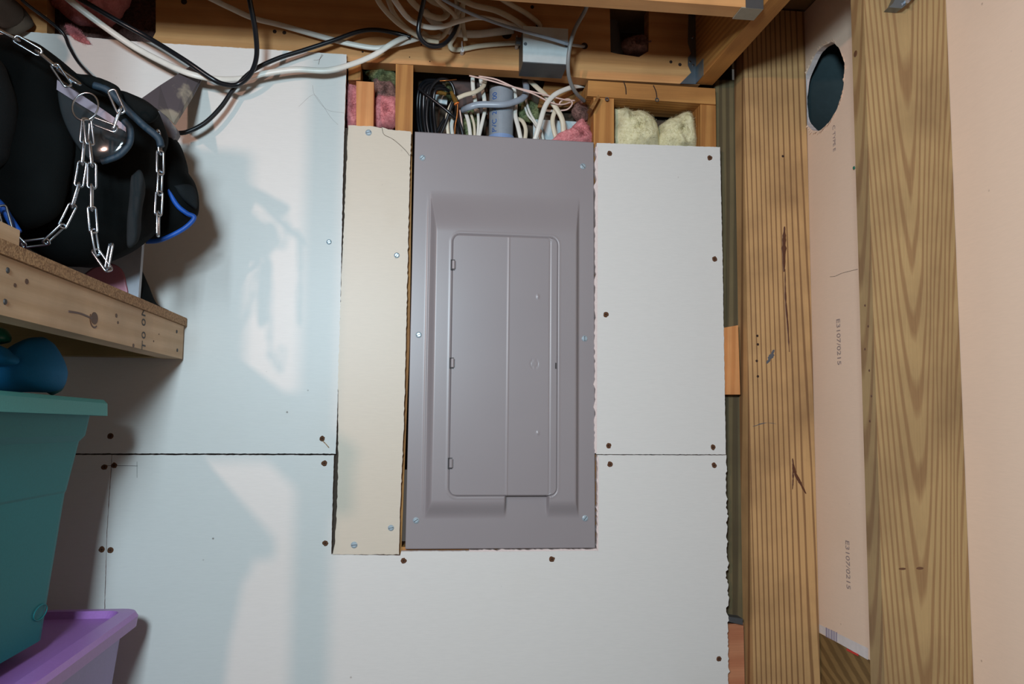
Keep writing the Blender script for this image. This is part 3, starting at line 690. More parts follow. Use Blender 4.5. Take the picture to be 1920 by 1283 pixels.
# connectors
for nm, a, b, l in (('a', (846, 172), (856, 194), 'amber wire connector standing upright with an orange ring'), ('b', (838, 167), (821, 163), 'amber wire connector lying on its side behind the black coil')):
    A = W(a[0], a[1], .022); B = W(b[0], b[1], .022); 
    if nm == 'b': A.y = B.y = .05
    e = empty('wire_connector', B, l, 'connector'); d = (B-A).normalized()
    bm = bmesh.new(); cyl(bm, A, A+(B-A)*.6, .0036, .0046, 14); cyl(bm, A+(B-A)*.55, B, .0052, .0052, 14); link('body', bm, M_['amber'], e)
    bm = bmesh.new(); cyl(bm, B-d*.0002, B+d*.0022, .0058, .0058, 18); link('ring', bm, M_['orange'], e)
cable('copper_wire', 'bare copper wire dropping from the orange ringed connector', [(858, 195, .022), (857, 215, .03), (853, 240, .04), (853, 265, .05)], .0016, M_['copper'], 1, 'wire')
cable('copper_wire', 'bare copper wire crossing near the top of the black coil', [(820, 152, .042), (838, 151, .038), (856, 149, .045)], .0012, M_['copper'], 1, 'wire')
wr_ = 'white cables in the wire opening'
wc = [('flat white cable bending left toward the amber connector', [(858, 184, .03), (872, 178, .03), (892, 172, .035), (906, 162, .05), (910, 148, .07)], .0050, 'cream_cable'),
      ('broad white cable hanging straight beside the dusty board', [(886, 138, .07), (887, 165, .07), (891, 190, .07), (893, 215, .08)], .0048, 'white_cable'),
      ('white cable hanging close to the left side of the conduit', [(900, 138, .08), (904, 165, .075), (908, 185, .07), (910, 215, .07)], .0048, 'white_cable'),
      ('white cable entering the panel left of the copper wire', [(850, 190, .035), (842, 205, .035), (838, 225, .04), (842, 265, .05)], .0040, 'cream_cable'),
      ('pale flat cable entering the panel just right of the black coil', [(848, 222, .06), (846, 240, .06), (850, 265, .06)], .0050, 'white_cable'),
      ('first pale cable entering the panel left of the conduit', [(872, 208, .07), (879, 232, .06), (883, 265, .06)], .0044, 'white_cable'),
      ('second pale cable entering the panel left of the conduit', [(882, 210, .07), (889, 235, .06), (890, 265, .06)], .0030, 'cream_cable'),
      ('third pale cable entering the panel left of the conduit', [(896, 205, .07), (897, 232, .06), (895, 265, .06)], .0032, 'white_cable'),
      ('pale cable leaning against the left side of the conduit base', [(910, 205, .06), (904, 230, .055), (896, 265, .055)], .0040, 'white_cable'),
      ('thin cream wire beside the copper wire', [(862, 206, .05), (866, 232, .05), (870, 265, .05)], .0016, 'pink_wire'),
      ('flat white cable running down along the right side of the conduit', [(963, 163, .06), (967, 190, .07), (966, 215, .06), (972, 240, .05), (978, 268, .05)], .0050, 'white_cable'),
      ('cream cable arching just right of the conduit base', [(970, 222, .07), (980, 228, .06), (986, 245, .055), (983, 270, .055)], .0046, 'cream_cable'),
      ('white cable crossing diagonally down left in front of the loops', [(1098, 160, .07), (1075, 163, .05), (1050, 172, .035), (1035, 182, .03), (1022, 200, .025), (1012, 232, .022), (1000, 272, .03)], .0056, 'white_cable'),
      ('white cable arching down from the crossing, right of the diagonal', [(992, 150, .08), (1008, 165, .06), (1024, 180, .045), (1042, 202, .04), (1055, 228, .04), (1057, 272, .045)], .0060, 'cream_cable'),
      ('inner cable of the white loop right of the diagonal', [(1042, 204, .05), (1036, 225, .05), (1040, 250, .05), (1048, 272, .055)], .0052, 'cream_cable'),
      ('thin white cable sweeping down from behind the grey service cable', [(988, 172, .08), (987, 190, .08), (994, 212, .07), (1006, 232, .06), (1016, 250, .055), (1020, 272, .055)], .0028, 'white_cable'),
      ('lower thin white cable sweeping beside its twin', [(984, 200, .08), (990, 216, .075), (1000, 228, .07), (1010, 245, .06), (1014, 272, .06)], .0026, 'white_cable'),
      ('white cable hidden behind the brown blocking', [(1018, 206, .08), (1032, 208, .075), (1045, 206, .075)], .0030, 'white_cable')]
for l, pts, r, m in wc: cable('white_cable', l, pts, r, M_[m], .55, 'cable')
for i, (l, pts) in enumerate((('upper pale pink wire crossing the opening to the right', [(880, 142, .03), (915, 150, .02), (950, 160, .02), (990, 170, .02), (1030, 180, .03), (1058, 187, .04), (1078, 189, .05)]),
                 ('lower pale pink wire crossing the opening to the right', [(898, 143, .03), (930, 149, .02), (965, 164, .018), (1000, 176, .02), (1032, 192, .03), (1055, 196, .04), (1078, 188, .06)]),
                 ('pale pink wire curling round the end of the pink pair', [(1046, 202, .05), (1052, 190, .045), (1066, 186, .045), (1073, 194, .05), (1064, 205, .06), (1046, 208, .06)]))):
    cable('pink_wire', l, pts, .0018, M_['pink_wire'], 1, 'wire')
# insulation
def fluffy(l, pts, c, Y, tf, mat, amp=.009, cat='insulation', seed=0):
    o = pillow('insulation_tuft', pts, c, Y, tf, .03 if Y < .1 else .012, M_[mat], None, amp, 30, 20, .6, seed=seed); me = o.data
    bm = bmesh.new(); bm.from_mesh(me); bm.normal_update(); rr = random.Random(len(l)+seed); src = [f for f in bm.faces if f.normal.y < .2]
    for k in range(1400):       # loose glass fibres standing off the surface
        f = rr.choice(src); p = f.calc_center_median(); d = Vector((rr.uniform(-1, 1), rr.uniform(-.5, .3), rr.uniform(-1, 1))).normalized()
        d = (d+f.normal*.45).normalized(); L_ = rr.uniform(.0025, .008); e = d.orthogonal().normalized()*.00022
        b = Vector((rr.uniform(-1, 1), rr.uniform(-1, 1), rr.uniform(-1, 1)))*.0016
        v = [bm.verts.new(q) for q in (p-e, p+e, p+d*L_*.5+b+e*.8, p+d*L_*.5+b-e*.8, p+d*L_+b*.2)]
        bm.faces.new((v[0], v[1], v[2], v[3])); bm.faces.new((v[3], v[2], v[4]))
    for f in bm.faces: f.smooth = True
    bm.to_mesh(me); bm.free()
    return tag(o, l, cat)
fluffy('pink insulation tuft in the lower right corner of the wire opening', [(1034, 262), (1050, 250), (1068, 246), (1078, 232), (1092, 226), (1104, 240), (1112, 262), (1108, 275), (1050, 275)], (1085, 258), .05, .025, 'pink', .010)
fluffy('dark pink insulation tuft under the splinter in the wire opening', [(1072, 205), (1082, 192), (1096, 189), (1102, 205), (1102, 222), (1090, 228), (1078, 220)], (1090, 208), .07, .02, 'pinkdirty')
fluffy('pink insulation left of the orange stub', [(651, 160), (660, 150), (672, 168), (674, 200), (672, 245), (652, 245)], (661, 205), .05, .02, 'pink', .006)
fluffy('pink insulation tuft between the stub and the knotty stud', [(700, 190), (712, 180), (728, 182), (742, 186), (744, 236), (722, 240), (702, 236)], (724, 210), .06, .02, 'pink', .010)
fluffy('grey dusty fluff between stub and knotty stud', [(700, 150), (722, 156), (742, 160), (744, 190), (716, 192), (702, 186)], (722, 172), .075, .02, 'pinkdirty', .012)
fluffy('greenish insulation tuft in the small bay left of the knotty stud', [(684, 136), (700, 130), (740, 134), (744, 158), (722, 166), (700, 150)], (716, 146), .07, .02, 'greenish', .010)
fluffy('greenish insulation behind the loops in the wire opening', [(972, 190), (1000, 188), (1010, 205), (1012, 225), (980, 228), (970, 215)], (992, 208), .10, .012, 'greenish', .010)
fluffy('greenish insulation shreds among the pale cables left of the conduit', [(836, 158), (848, 160), (852, 180), (842, 186), (832, 178)], (842, 172), .09, .012, 'greenish', .006)
fluffy('grey insulation floor behind the cables left of the conduit', [(868, 206), (886, 200), (898, 236), (900, 270), (872, 270)], (884, 240), .105, .010, 'greenish', .006)
fluffy('larger yellow insulation batt in the left of the small frame', [(1152, 206), (1168, 202), (1190, 208), (1214, 214), (1230, 232), (1234, 278), (1196, 290), (1152, 280)], (1190, 245), .055, .035, 'yellow', .008)
fluffy('smaller yellow insulation batt in the right of the small frame', [(1235, 236), (1258, 222), (1286, 212), (1300, 222), (1302, 280), (1268, 290), (1235, 278)], (1268, 248), .055, .035, 'yellow', .008, seed=4)
fluffy('pink insulation stuffed in the notch at the top left of the header', [(96, 5), (120, -30), (200, -40), (245, -10), (232, 22), (205, 50), (175, 50), (140, 42), (112, 24)], (170, 5), .035, .05, 'pink', .012)
fluffy('grey dusty insulation lining the notch at the top left', [(86, -40), (292, -40), (292, 70), (250, 82), (150, 70), (88, 66)], (190, 20), .10, .012, 'pinkdirty', .006)
fluffy('pink shred of insulation dangling over the top edge of the left drywall', [(122, 46), (140, 52), (160, 70), (168, 82), (150, 78), (132, 66)], (146, 66), -.004, .006, 'pink', .004)
fluffy('dark pink insulation beside the grey pipe in the right header notch', [(1158, 98), (1166, 76), (1190, 70), (1216, 80), (1226, 92), (1212, 108), (1180, 106)], (1192, 90), .04, .035, 'pinkdirty', .010)
bm = bmesh.new(); a = W(1149, 100, .04); cyl(bm, (a.x, .036, a.z-.012), (a.x-.012, .036, 2.3), .0225, seg=32); tag(link('drain_pipe', bm, M_['pipe'], smooth=False), 'dark grey pipe passing down through the right notch of the header', 'pipe')
bm = bmesh.new(); a = W(14, 25, -.03); b = W(-60, -20, -.20); tube(bm, [a+Vector((.012, .03, -.02)), a, b, b+(b-a)], .03, 1, 24); tag(link('dusty_pipe', bm, M_['cavity'], smooth=True), 'dusty brown round pipe end in the top left corner', 'pipe')
# ================================================================ JUNCTION BOX
jb = empty('junction_box', W(1018, 146, T), 'metal junction box with pale cover plate mounted on the header', 'junction box')
JD = -.058
f = [W(x, y, JD) for x, y in ((985, 50), (1060, 54), (1064, 121), (981, 116))]
bx0, bx1 = f[3].x, f[2].x; bz0, bz1 = W(1020, 119, JD).z, f[0].z
bm = bmesh.new(); box(bm, bx0, bx1, JD+.0012, T, bz0, bz1-.004); bevel(bm, .003, 3); link('box_body', bm, M_['galv_dark'], jb)
bm = bmesh.new(); box(bm, bx0-.001, bx1+.001, JD-.0012, JD+.001, bz0+.001, bz1+.001); bevel(bm, .0008, 2); link('cover_plate', bm, M_['box_paint'], jb)
for x, y in ((985, 83), (1062, 87)):
    p = W(x, y, JD); bm = bmesh.new(); cyl(bm, (p.x, JD-.001, p.z), (p.x, JD-.0035, p.z), .0038, .003, 20); link('screw', bm, M_['galv'], jb)
bm = bmesh.new(); cyl(bm, (bx0-.010, -.01, W(975, 78, -.01).z), (bx0+.001, -.01, W(975, 78, -.01).z), .0085, seg=18); link('cable_clamp', bm, M_['galv'], jb)
# ================================================================ CABLES OVER THE HEADER
cable('black_cable', 'black cord hanging in a long loop from the top, its bottom over the drywall', [(130, -14, -.10), (160, 4, -.09), (215, 36, -.08), (280, 72, -.07), (345, 112, -.085), (395, 146, -.08), (420, 158, -.07), (447, 158, -.06), (470, 138, -.07), (481, 105, -.09), (479, 60, -.12), (470, 10, -.15), (462, -30, -.17)], .0050, M_['black_cable'])
cable('black_cable', 'black cord sweeping from the bundle down left to the black gear', [(330, 250, -.06), (352, 247, -.055), (385, 230, -.05), (415, 200, -.045), (440, 165, -.042), (475, 132, -.04), (520, 110, -.035), (570, 94, -.03), (625, 76, -.028), (670, 60, -.026), (705, 56, -.026), (745, 63, -.03), (770, 70, -.03)], .0046, M_['black_cable'])
cable('black_cable', 'thin black cord falling across the upper left drywall behind the gear', [(22, -22, -.10), (48, 6, -.07), (88, 36, -.03), (118, 62, -.010), (130, 88, -.008), (148, 118, -.012), (178, 150, -.05)], .0032, M_['black_cable'])
cable('white_cable', 'bright white cable sagging across the upper left drywall to the bundle', [(110, -18, -.10), (140, 8, -.09), (190, 46, -.07), (245, 84, -.055), (300, 114, -.060), (355, 138, -.070), (405, 148, -.058), (455, 147, -.04), (505, 136, -.04), (555, 130, -.04), (610, 132, -.04), (655, 122, -.035), (700, 104, -.03), (738, 80, -.03), (768, 66, -.03)], .0062, M_['white_cable'], .6)
cable('white_cable', 'upper white cable crossing the header from top left to the bundle', [(385, -8, -.03), (430, 14, -.02), (475, 34, -.012), (530, 48, -.008), (600, 68, -.006), (655, 82, -.006), (705, 90, -.006), (740, 84, -.010), (770, 76, -.02), (790, 70, -.03)], .0060, M_['white_cable'], .6)
bw = [('outer cream cable curving down through the top bundle', [(700, -20, -.10), (715, 10, -.09), (745, 42, -.07), (775, 62, -.05), (800, 74, -.04), (822, 78, -.03)], .0058, 'cream_cable'),
      ('bright white cable swooping lowest across the top bundle', [(728, -20, -.16), (745, 8, -.15), (768, 36, -.13), (798, 50, -.11), (828, 50, -.10), (860, 40, -.09), (895, 33, -.07), (930, 38, -.05), (960, 48, -.03), (990, 58, -.01)], .0056, 'white_cable'),
      ('cream cable looping tightly behind the bright one in the bundle', [(756, -20, -.06), (775, 6, -.05), (800, 26, -.04), (826, 34, -.03), (838, 26, -.02), (832, 12, -.02), (810, 2, -.03), (790, -16, -.04)], .0070, 'cream_cable'),
      ('cream cable curving beneath the bundle toward the header hole', [(722, -18, -.07), (738, 24, -.06), (762, 52, -.045), (790, 68, -.03), (815, 70, -.015), (826, 66, .0)], .0052, 'cream_cable'),
      ('flat cream cable dropping from the top and turning right along the header', [(856, -20, -.03), (857, 20, -.02), (860, 48, -.012), (852, 68, -.006), (844, 82, -.002), (848, 92, .002), (864, 93, .004), (895, 87, .004), (930, 83, .004), (972, 80, .0)], .0056, 'cream_cable'),
      ('cream cable end hanging straight down beside its twin', [(869, -20, -.04), (868, 20, -.035), (868, 45, -.03), (873, 76, -.03)], .0046, 'cream_cable'),
      ('cream cable running down right to the junction box', [(858, -4, -.04), (890, 10, -.04), (930, 20, -.035), (965, 38, -.03), (995, 60, -.02)], .0068, 'cream_cable'),
      ('short cream cable slanting from the cross beam above the junction box', [(915, -20, -.06), (950, 4, -.04), (985, 24, -.02), (1008, 42, -.004), (1014, 50, .010)], .0062, 'cream_cable'),
      ('wide grey white cable lying behind the bundle', [(795, 20, .0), (815, 42, .0), (850, 60, .002), (890, 64, .003), (930, 60, .003), (962, 56, .006)], .0090, 'white_cable'),
      ('cream cable crossing behind the cord loop in the bundle', [(792, 60, -.01), (812, 74, -.01), (830, 68, -.004), (846, 44, -.01), (880, -10, -.04)], .0050, 'cream_cable'),
      ('cream cable arching at the top of the bundle', [(806, -20, -.09), (822, 2, -.07), (846, 22, -.05), (858, 36, -.04)], .0050, 'cream_cable')]
for l, pts, r, m in bw: cable('white_cable', l, pts, r, M_[m], .6)
cable('black_cable', 'black cord loop hanging in front of the white cable bundle', [(800, -24, -.17), (794, 4, -.16), (787, 36, -.14), (785, 62, -.13), (795, 80, -.12), (812, 87, -.11), (832, 83, -.10), (848, 66, -.08), (858, 44, -.06)], .0046, M_['black_cable'])
cable('grey_cable', 'thin bright grey cord slanting over the junction box into a drilled hole', [(812, -14, -.14), (840, 4, -.13), (880, 24, -.11), (930, 43, -.09), (980, 58, -.095), (1030, 72, -.085), (1066, 83, -.075), (1085, 86, -.02), (1096, 87, .02)], .0034, M_['grey_cable'])
cable('grey_cable', 'grey cord hanging down right of the junction box into the opening', [(1112, -30, -.16), (1104, 0, -.14), (1096, 22, -.12), (1078, 55, -.10), (1068, 90, -.09), (1065, 125, -.075), (1069, 152, -.05), (1080, 174, -.02), (1096, 190, .02)], .0042, M_['dark_grey_cable'])
def staple(x, y, l):
    p = W(x, y, .0); e = empty('cable_staple', p, l, 'staple')
    bm = bmesh.new(); tube(bm, [(p.x-.0015, T, p.z+.012), (p.x-.0015, -.004, p.z+.009), (p.x-.001, -.005, p.z), (p.x, -.003, p.z-.006), (p.x, T, p.z-.008)], .0034, .35, facing=Vector((1, 0, 0))); link('strap', bm, M_['paperwhite'], e)
    bm = bmesh.new(); cyl(bm, (p.x, -.004, p.z-.008), (p.x, T, p.z-.008), .0042, seg=16); link('nail_boss', bm, M_['paperwhite'], e)
staple(867, 89, 'small white staple holding the flat cable at its left bend'); staple(970, 78, 'small white staple next to the junction box')
# ================================================================ SHELF
SX = W(338, 640, -.03).x
sh = empty('wood_shelf', (SX, -.5, W(336, 673, -.03).z), 'pine framed shelf with particle board top sticking out at the left', 'shelf')
zt_ = W(342, 596, -.012).z; zm = W(342, 611, -.012).z; zb = W(335, 673, -.015).z
bm = bmesh.new(); box(bm, SX-.75, SX+.004, -.92, -.006, zm, zt_); bevel(bm, .0008, 1); link('shelf_board', bm, M_['chip'], sh)
bm = bmesh.new(); box(bm, SX-.038, SX, -.92, -.010, zb, zm-.0005); bevel(bm, .0018); rail = link('front_rail', bm, M_['pine'], sh)
bm = bmesh.new(); box(bm, SX-.75, SX-.039, -.044, -.004, zb+.001, zm-.0005); bevel(bm, .0018); link('wall_ledger', bm, M_['pine_x'], sh)
bm = bmesh.new(); box(bm, SX-.072, SX-.038, -.956, -.922, 0, 2.30); bevel(bm, .0015); link('upright', bm, M_['pine'], sh)  # unseen post, added for the vertical shadow band it casts on the left wall
def xs_(px, py): return WX(px, py, SX)
for x, y in ((14, 507), (9, 566), (331, 622), (332, 657)):
    p = xs_(x, y); bm = bmesh.new(); cyl(bm, (SX-.0005, p.y, p.z), (SX+.0012, p.y, p.z), .0038, .003, 16); link('screw', bm, M_['panel_dark'], rail)
for x, y, r in ((177, 597, .011), (50, 528, .004), (28, 535, .003), (218, 592, .004), (221, 605, .003), (250, 648, .004), (288, 640, .0022), (298, 627, .0018)):
    p = xs_(x, y); bm = bmesh.new(); n = 18
    v = [bm.verts.new((SX+.0003, p.y+math.cos(2*math.pi*k/n)*r*1.15, p.z+math.sin(2*math.pi*k/n)*r*.8)) for k in range(n)]; v2 = [bm.verts.new((SX-.0004, q.co.y, q.co.z)) for q in v]
    bm.faces.new(v); bm.faces.new(v2[::-1])
    for k in range(n): bm.faces.new((v[k], v[(k+1) % n], v2[(k+1) % n], v2[k]))
    link('knot', bm, M_['knot'], rail)
p = xs_(177, 597); bm = bmesh.new(); tube(bm, [(SX+.0002, p.y+math.cos(a)*.016, p.z+math.sin(a)*.013) for a in [math.pi*.9+k*.25 for k in range(11)]], .0014, .4, facing=Vector((1, 0, 0))); link('bark_ring', bm, M_['resin'], rail)
bm = bmesh.new(); tube(bm, [xs_(x, y)+Vector((.0002, 0, 0)) for x, y in ((128, 584), (150, 588), (172, 597))], .0014, .4, facing=Vector((1, 0, 0))); link('grain_streak', bm, M_['resin'], rail)
for i, (ch, y) in enumerate((('M', 592), ('0', 609), ('0', 633), ('T', 654))):
    p = xs_(272, y+4); text('stamped_letter', ch, Vector((SX+.0004, p.y, p.z)), rotbasis((0, 0, 1), (0, -1, 0)), .027, M_['ink_dark'], rail)
bm = bmesh.new(); a = xs_(32, 463); b = xs_(0, 487); box(bm, SX-.10, SX+.002, a.y-.09, a.y, zt_+.0006, zt_+.019); bevel(bm, .0015)
tag(link('wood_offcut', bm, M_['pine']), 'short pale wood offcut lying on the near end of the shelf', 'wood offcut')
# ================================================================ THINGS ON THE SHELF
YS = -.15
bxp = [(120, 430), (268, 452), (256, 572), (100, 572)]
fr = [W(x, y, YS) for x, y in ((120, 400), (268, 452), (258, 575))]
bm = bmesh.new(); x1a, x1b = fr[1].x, fr[2].x
prism(bm, [(x1b-.42, zt_+.001), (x1b, zt_+.001), (x1a, fr[1].z+.05), (x1a-.42, fr[1].z+.05)], YS, YS+.012); bevel(bm, .002)
gb = tag(link('display_board', bm, M_['greyboard']), 'pale grey board with a muted pink patch standing on the shelf behind the gear', 'board')
pillow('pink_patch', [(130, 560), (140, 535), (170, 505), (205, 494), (228, 505), (237, 530), (236, 560), (180, 575)], (190, 540), YS-.0008, .0006, .0004, M_['pinkboard'], gb)
bm = bmesh.new(); pt = W(20, 440, -.45); box(bm, SX-.45, SX-.045, -.60, -.26, zt_+.001, zt_+.013); bevel(bm, .004, 3); tag(link('maroon_tray', bm, M_['maroon']), 'maroon tray lying on the shelf under the black gear', 'tray')
tag(pillow('black_cloth', [(262, 500), (275, 530), (292, 568), (318, 584), (300, 596), (250, 596), (240, 520)], (270, 570), -.10, .03, .03, M_['fabric']), 'small heap of black cloth on the shelf behind the grey board', 'cloth')
gear = empty('protective_gear', W(150, 500, -.40), 'bulky black padded sports gear with blue piping heaped on the shelf', 'protective gear')
YG = -.36
pillow('padded_body', [(-120, 30), (0, 66), (60, 78), (104, 100), (150, 142), (200, 152), (222, 172), (255, 180), (296, 208), (310, 250), (302, 300), (300, 380), (290, 430), (262, 452), (235, 470), (205, 486), (170, 498), (120, 496), (60, 470), (20, 440), (-120, 420)], (140, 310), YG+.06, .10, .12, M_['fabric'], gear, .010, 12, 18, seed=2)
pillow('left_pad', [(-160, 50), (0, 66), (60, 80), (104, 108), (108, 160), (118, 215), (135, 260), (128, 330), (110, 400), (60, 430), (0, 430), (-160, 420)], (20, 250), YG-.06, .05, .05, M_['fabric'], gear, .008, 12, 16, seed=5)
pillow('mesh_edge', [(-60, 90), (-5, 110), (18, 150), (30, 200), (22, 260), (5, 310), (-60, 330)], (-10, 210), YG-.115, .03, .03, M_['fabric2'], gear, .003, 14, 10)
win = pillow('glossy_window', [(106, 146), (130, 158), (180, 195), (222, 225), (244, 242), (243, 268), (225, 292), (200, 303), (170, 302), (140, 268), (118, 225), (108, 185)], (170, 235), YG-.088, .006, .01, M_['gloss'], gear)
bm = bmesh.new(); Yw = YG-.0965; prism(bm, pxs([(107, 150), (106, 168), (150, 196), (200, 226), (236, 247), (236, 236), (200, 210), (150, 176)], Yw), Yw, Yw+.004); link('lilac_band', bm, M_['lilacband'], gear)
bm = bmesh.new(); tube(bm, [W(x, y, YG-.096) for x, y in ((232, 226), (244, 242), (243, 268), (225, 290), (202, 300), (190, 303))], .0048); link('window_piping', bm, M_['tealtrim'], gear, smooth=True)
pillow('shoulder_strap', [(140, 142), (180, 146), (214, 158), (230, 178), (228, 200), (196, 178), (160, 160)], (195, 168), YG-.085, .012, .012, M_['fabric'], gear, .003, 30)
bm = bmesh.new(); tube(bm, [W(x, y, YG-.095) for x, y in ((176, 160), (200, 168), (218, 184), (240, 208), (270, 236), (296, 258), (302, 275))], .0055); link('edge_binding', bm, M_['tealtrim'], gear, smooth=True)
pillow('top_flap', [(228, 178), (240, 174), (262, 186), (297, 208), (282, 228), (262, 225), (240, 205)], (262, 202), YG-.07, .012, .02, M_['fabric'], gear, .002, 30)
pillow('right_flap', [(300, 250), (330, 262), (348, 300), (352, 322), (368, 350), (372, 395), (360, 412), (335, 438), (300, 452), (272, 452), (264, 400), (275, 340), (296, 300)], (318, 360), YG+.16, .04, .04, M_['fabric'], gear, .004, 16, 14)
pillow('inner_pad', [(300, 320), (274, 345), (264, 400), (262, 424), (286, 412), (300, 380)], (282, 375), YG+.10, .010, .01, M_['fabric2'], gear, .002, 20)
bm = bmesh.new(); tube(bm, [W(x, y, YG+.125) for x, y in ((308, 330), (318, 360), (332, 385), (350, 400), (364, 408), (350, 425), (325, 440), (298, 451), (274, 453))], .0042); link('blue_piping', bm, M_['bluetrim'], gear, smooth=True)
bm = bmesh.new(); tube(bm, [W(x, y, YG-.125) for x, y in ((-14, 372), (2, 386), (20, 414), (34, 436))], .0055); link('blue_piping', bm, M_['bluetrim'], gear, smooth=True)
pillow('mesh_strap', [(246, 330), (262, 318), (270, 340), (262, 400), (256, 452), (238, 462), (240, 400)], (254, 395), YG-.055, .008, .02, M_['fabric2'], gear, .002, 30)
pillow('hook_strap', [(326, 348), (350, 345), (364, 352), (370, 372), (368, 392), (350, 380), (336, 365)], (352, 368), YG+.118, .008, .01, M_['fabric2'], gear, .001, 30)
# the dusty grey blade
db = empty('dusty_scraper', W(310, 255, -.2), 'dust covered grey scraper with a wedge blade leaning on the wall behind the gear', 'scraper')
def wedge(pts, y0s, th, name, mat):
    bm = bmesh.new(); P = [W(x, y, yy) for (x, y), yy in zip(pts, y0s)]; a = [bm.verts.new(p) for p in P]; b = [bm.verts.new(p+Vector((0, th, 0))) for p in P]
    bm.faces.new(a); bm.faces.new(b[::-1])
    for i in range(len(P)): bm.faces.new((a[i], a[(i+1) % len(P)], b[(i+1) % len(P)], b[i]))
    bevel(bm, .002); return link(name, bm, mat, db)
wedge([(266, 184), (300, 160), (346, 131), (360, 122), (381, 132), (374, 150), (354, 186), (325, 231), (312, 218), (296, 205)], [-.17, -.11, -.035, -.018, -.018, -.03, -.09, -.17, -.18, -.18], .012, 'blade', M_['dusty'])
wedge([(284, 228), (299, 207), (315, 222), (330, 240), (333, 250), (322, 268), (308, 266)], [-.22, -.215, -.205, -.20, -.20, -.22, -.22], .018, 'socket', M_['dusty'])
cbx = empty('unseen_shade_box', (-.79, -.82, zt_+.001), 'tall unseen box added on the near end of the shelf to shade the left wall', 'box')  # out-of-view box, added to keep the warm bulb off the left wall
bm = bmesh.new(); box(bm, -1.0, SX-.135, -.91, -.76, zt_+.001, zt_+.37); bevel(bm, .004); link('shade_box_body', bm, M_['chip'], cbx)
bm = bmesh.new(); box(bm, -1.0, SX-.135, -.86, -.81, zt_+.3702, zt_+.3712); link('tape', bm, M_['paperwhite'], cbx)  # pale strip on top of the added unseen box
# ---------------------------------------------------------------- chains
def chain_mesh(pts, L=.036, wd=.0105, r=.00165, start=0):
    P = catmull([Vector(p) for p in pts], 30)
    d = [0]
    for i in range(1, len(P)): d.append(d[-1]+(P[i]-P[i-1]).length)
    def at(s_):
        for i in range(1, len(d)):
            if d[i] >= s_: t = (s_-d[i-1])/max(1e-9, d[i]-d[i-1]); return P[i-1].lerp(P[i], t)
        return P[-1]
    pitch = L-2.4*r*1.3; n = max(1, int(d[-1]/pitch)); bm = bmesh.new()
    for i in range(n):
        a, b = at(i*pitch), at((i+1)*pitch); t = (b-a).normalized(); c = (a+b)/2
        view = (CAM-c).normalized(); s_ = t.cross(view).normalized(); q = s_.cross(t)
        ang = (.35 if (i+start) % 2 == 0 else 1.25)+.25*math.sin(i*2.3)
        sd = s_*math.cos(ang)+q*math.sin(ang); nn = t.cross(sd)
        h, ww, cr = L/2, wd/2, .0035; pp = []
        for qx, qy in ((1, 1), (-1, 1), (-1, -1), (1, -1)):
            for k in range(4):
                aa = {(1, 1): 0, (-1, 1): math.pi/2, (-1, -1): math.pi, (1, -1): 1.5*math.pi}[(qx, qy)]+k*math.pi/6
                pp.append(c+t*(qx*(h-cr)+math.cos(aa)*cr)+sd*(qy*(ww-cr)+math.sin(aa)*cr))
        tube(bm, pp, r, 1, 8, closed=True, facing=nn, smooth=False)
    return bm
def chain(label, pts, start=0):
    return tag(link('chain', chain_mesh([W(x, y, Y) for x, y, Y in pts], start=start), M_['zinc'], smooth=True), label, 'chain')
CY = YG-.15
chain('shiny steel chain falling from the top left corner over the black gear', [(-50, 30, CY-.02), (0, 58, CY-.02), (50, 84, CY), (95, 115, CY), (120, 150, CY), (146, 184, CY+.01)])
chain('steel chain swagging in a deep curve down to the left edge of the shelf', [(161, 226, CY), (158, 262, CY), (155, 300, CY), (148, 345, CY), (135, 388, CY), (118, 422, CY), (92, 448, CY), (62, 464, CY), (30, 446, CY), (3, 406, CY), (12, 368, CY)])
chain('steel chain hanging straight down to a hook over the grey board', [(164, 228, CY-.01), (168, 262, CY-.01), (172, 305, CY-.01), (172, 350, CY-.01), (172, 400, CY-.01), (176, 440, CY-.005), (182, 475, CY), (192, 505, CY), (205, 492, CY), (208, 458, CY)])
chain('short steel chain hanging alone before the right flap of the gear', [(297, 248, YG-.09), (300, 285, YG-.09), (300, 330, YG-.09), (298, 370, YG-.09), (296, 410, YG-.09), (296, 456, YG-.09)], 1)
chain('short loop of steel chain looping up to the shoulder strap of the gear', [(178, 228, CY), (200, 246, CY), (222, 230, CY), (226, 208, CY), (214, 188, CY), (206, 176, CY), (222, 178, CY)])
chain('short piece of steel chain lying along the strap near the ring', [(112, 132, CY+.01), (138, 150, CY+.01), (166, 172, CY+.01)], 1)
bm = bmesh.new(); c = W(160, 200, CY); n = 28
tube(bm, [(c.x+math.cos(2*math.pi*k/n)*.0170, c.y+math.sin(2*math.pi*k/n)*.004, c.z+math.sin(2*math.pi*k/n)*.0215) for k in range(n)], .0013, 1, 8, closed=True, smooth=False)
tag(link('steel_ring', bm, M_['zinc'], smooth=True), 'thin steel ring joining the chains in front of the glossy window', 'ring')
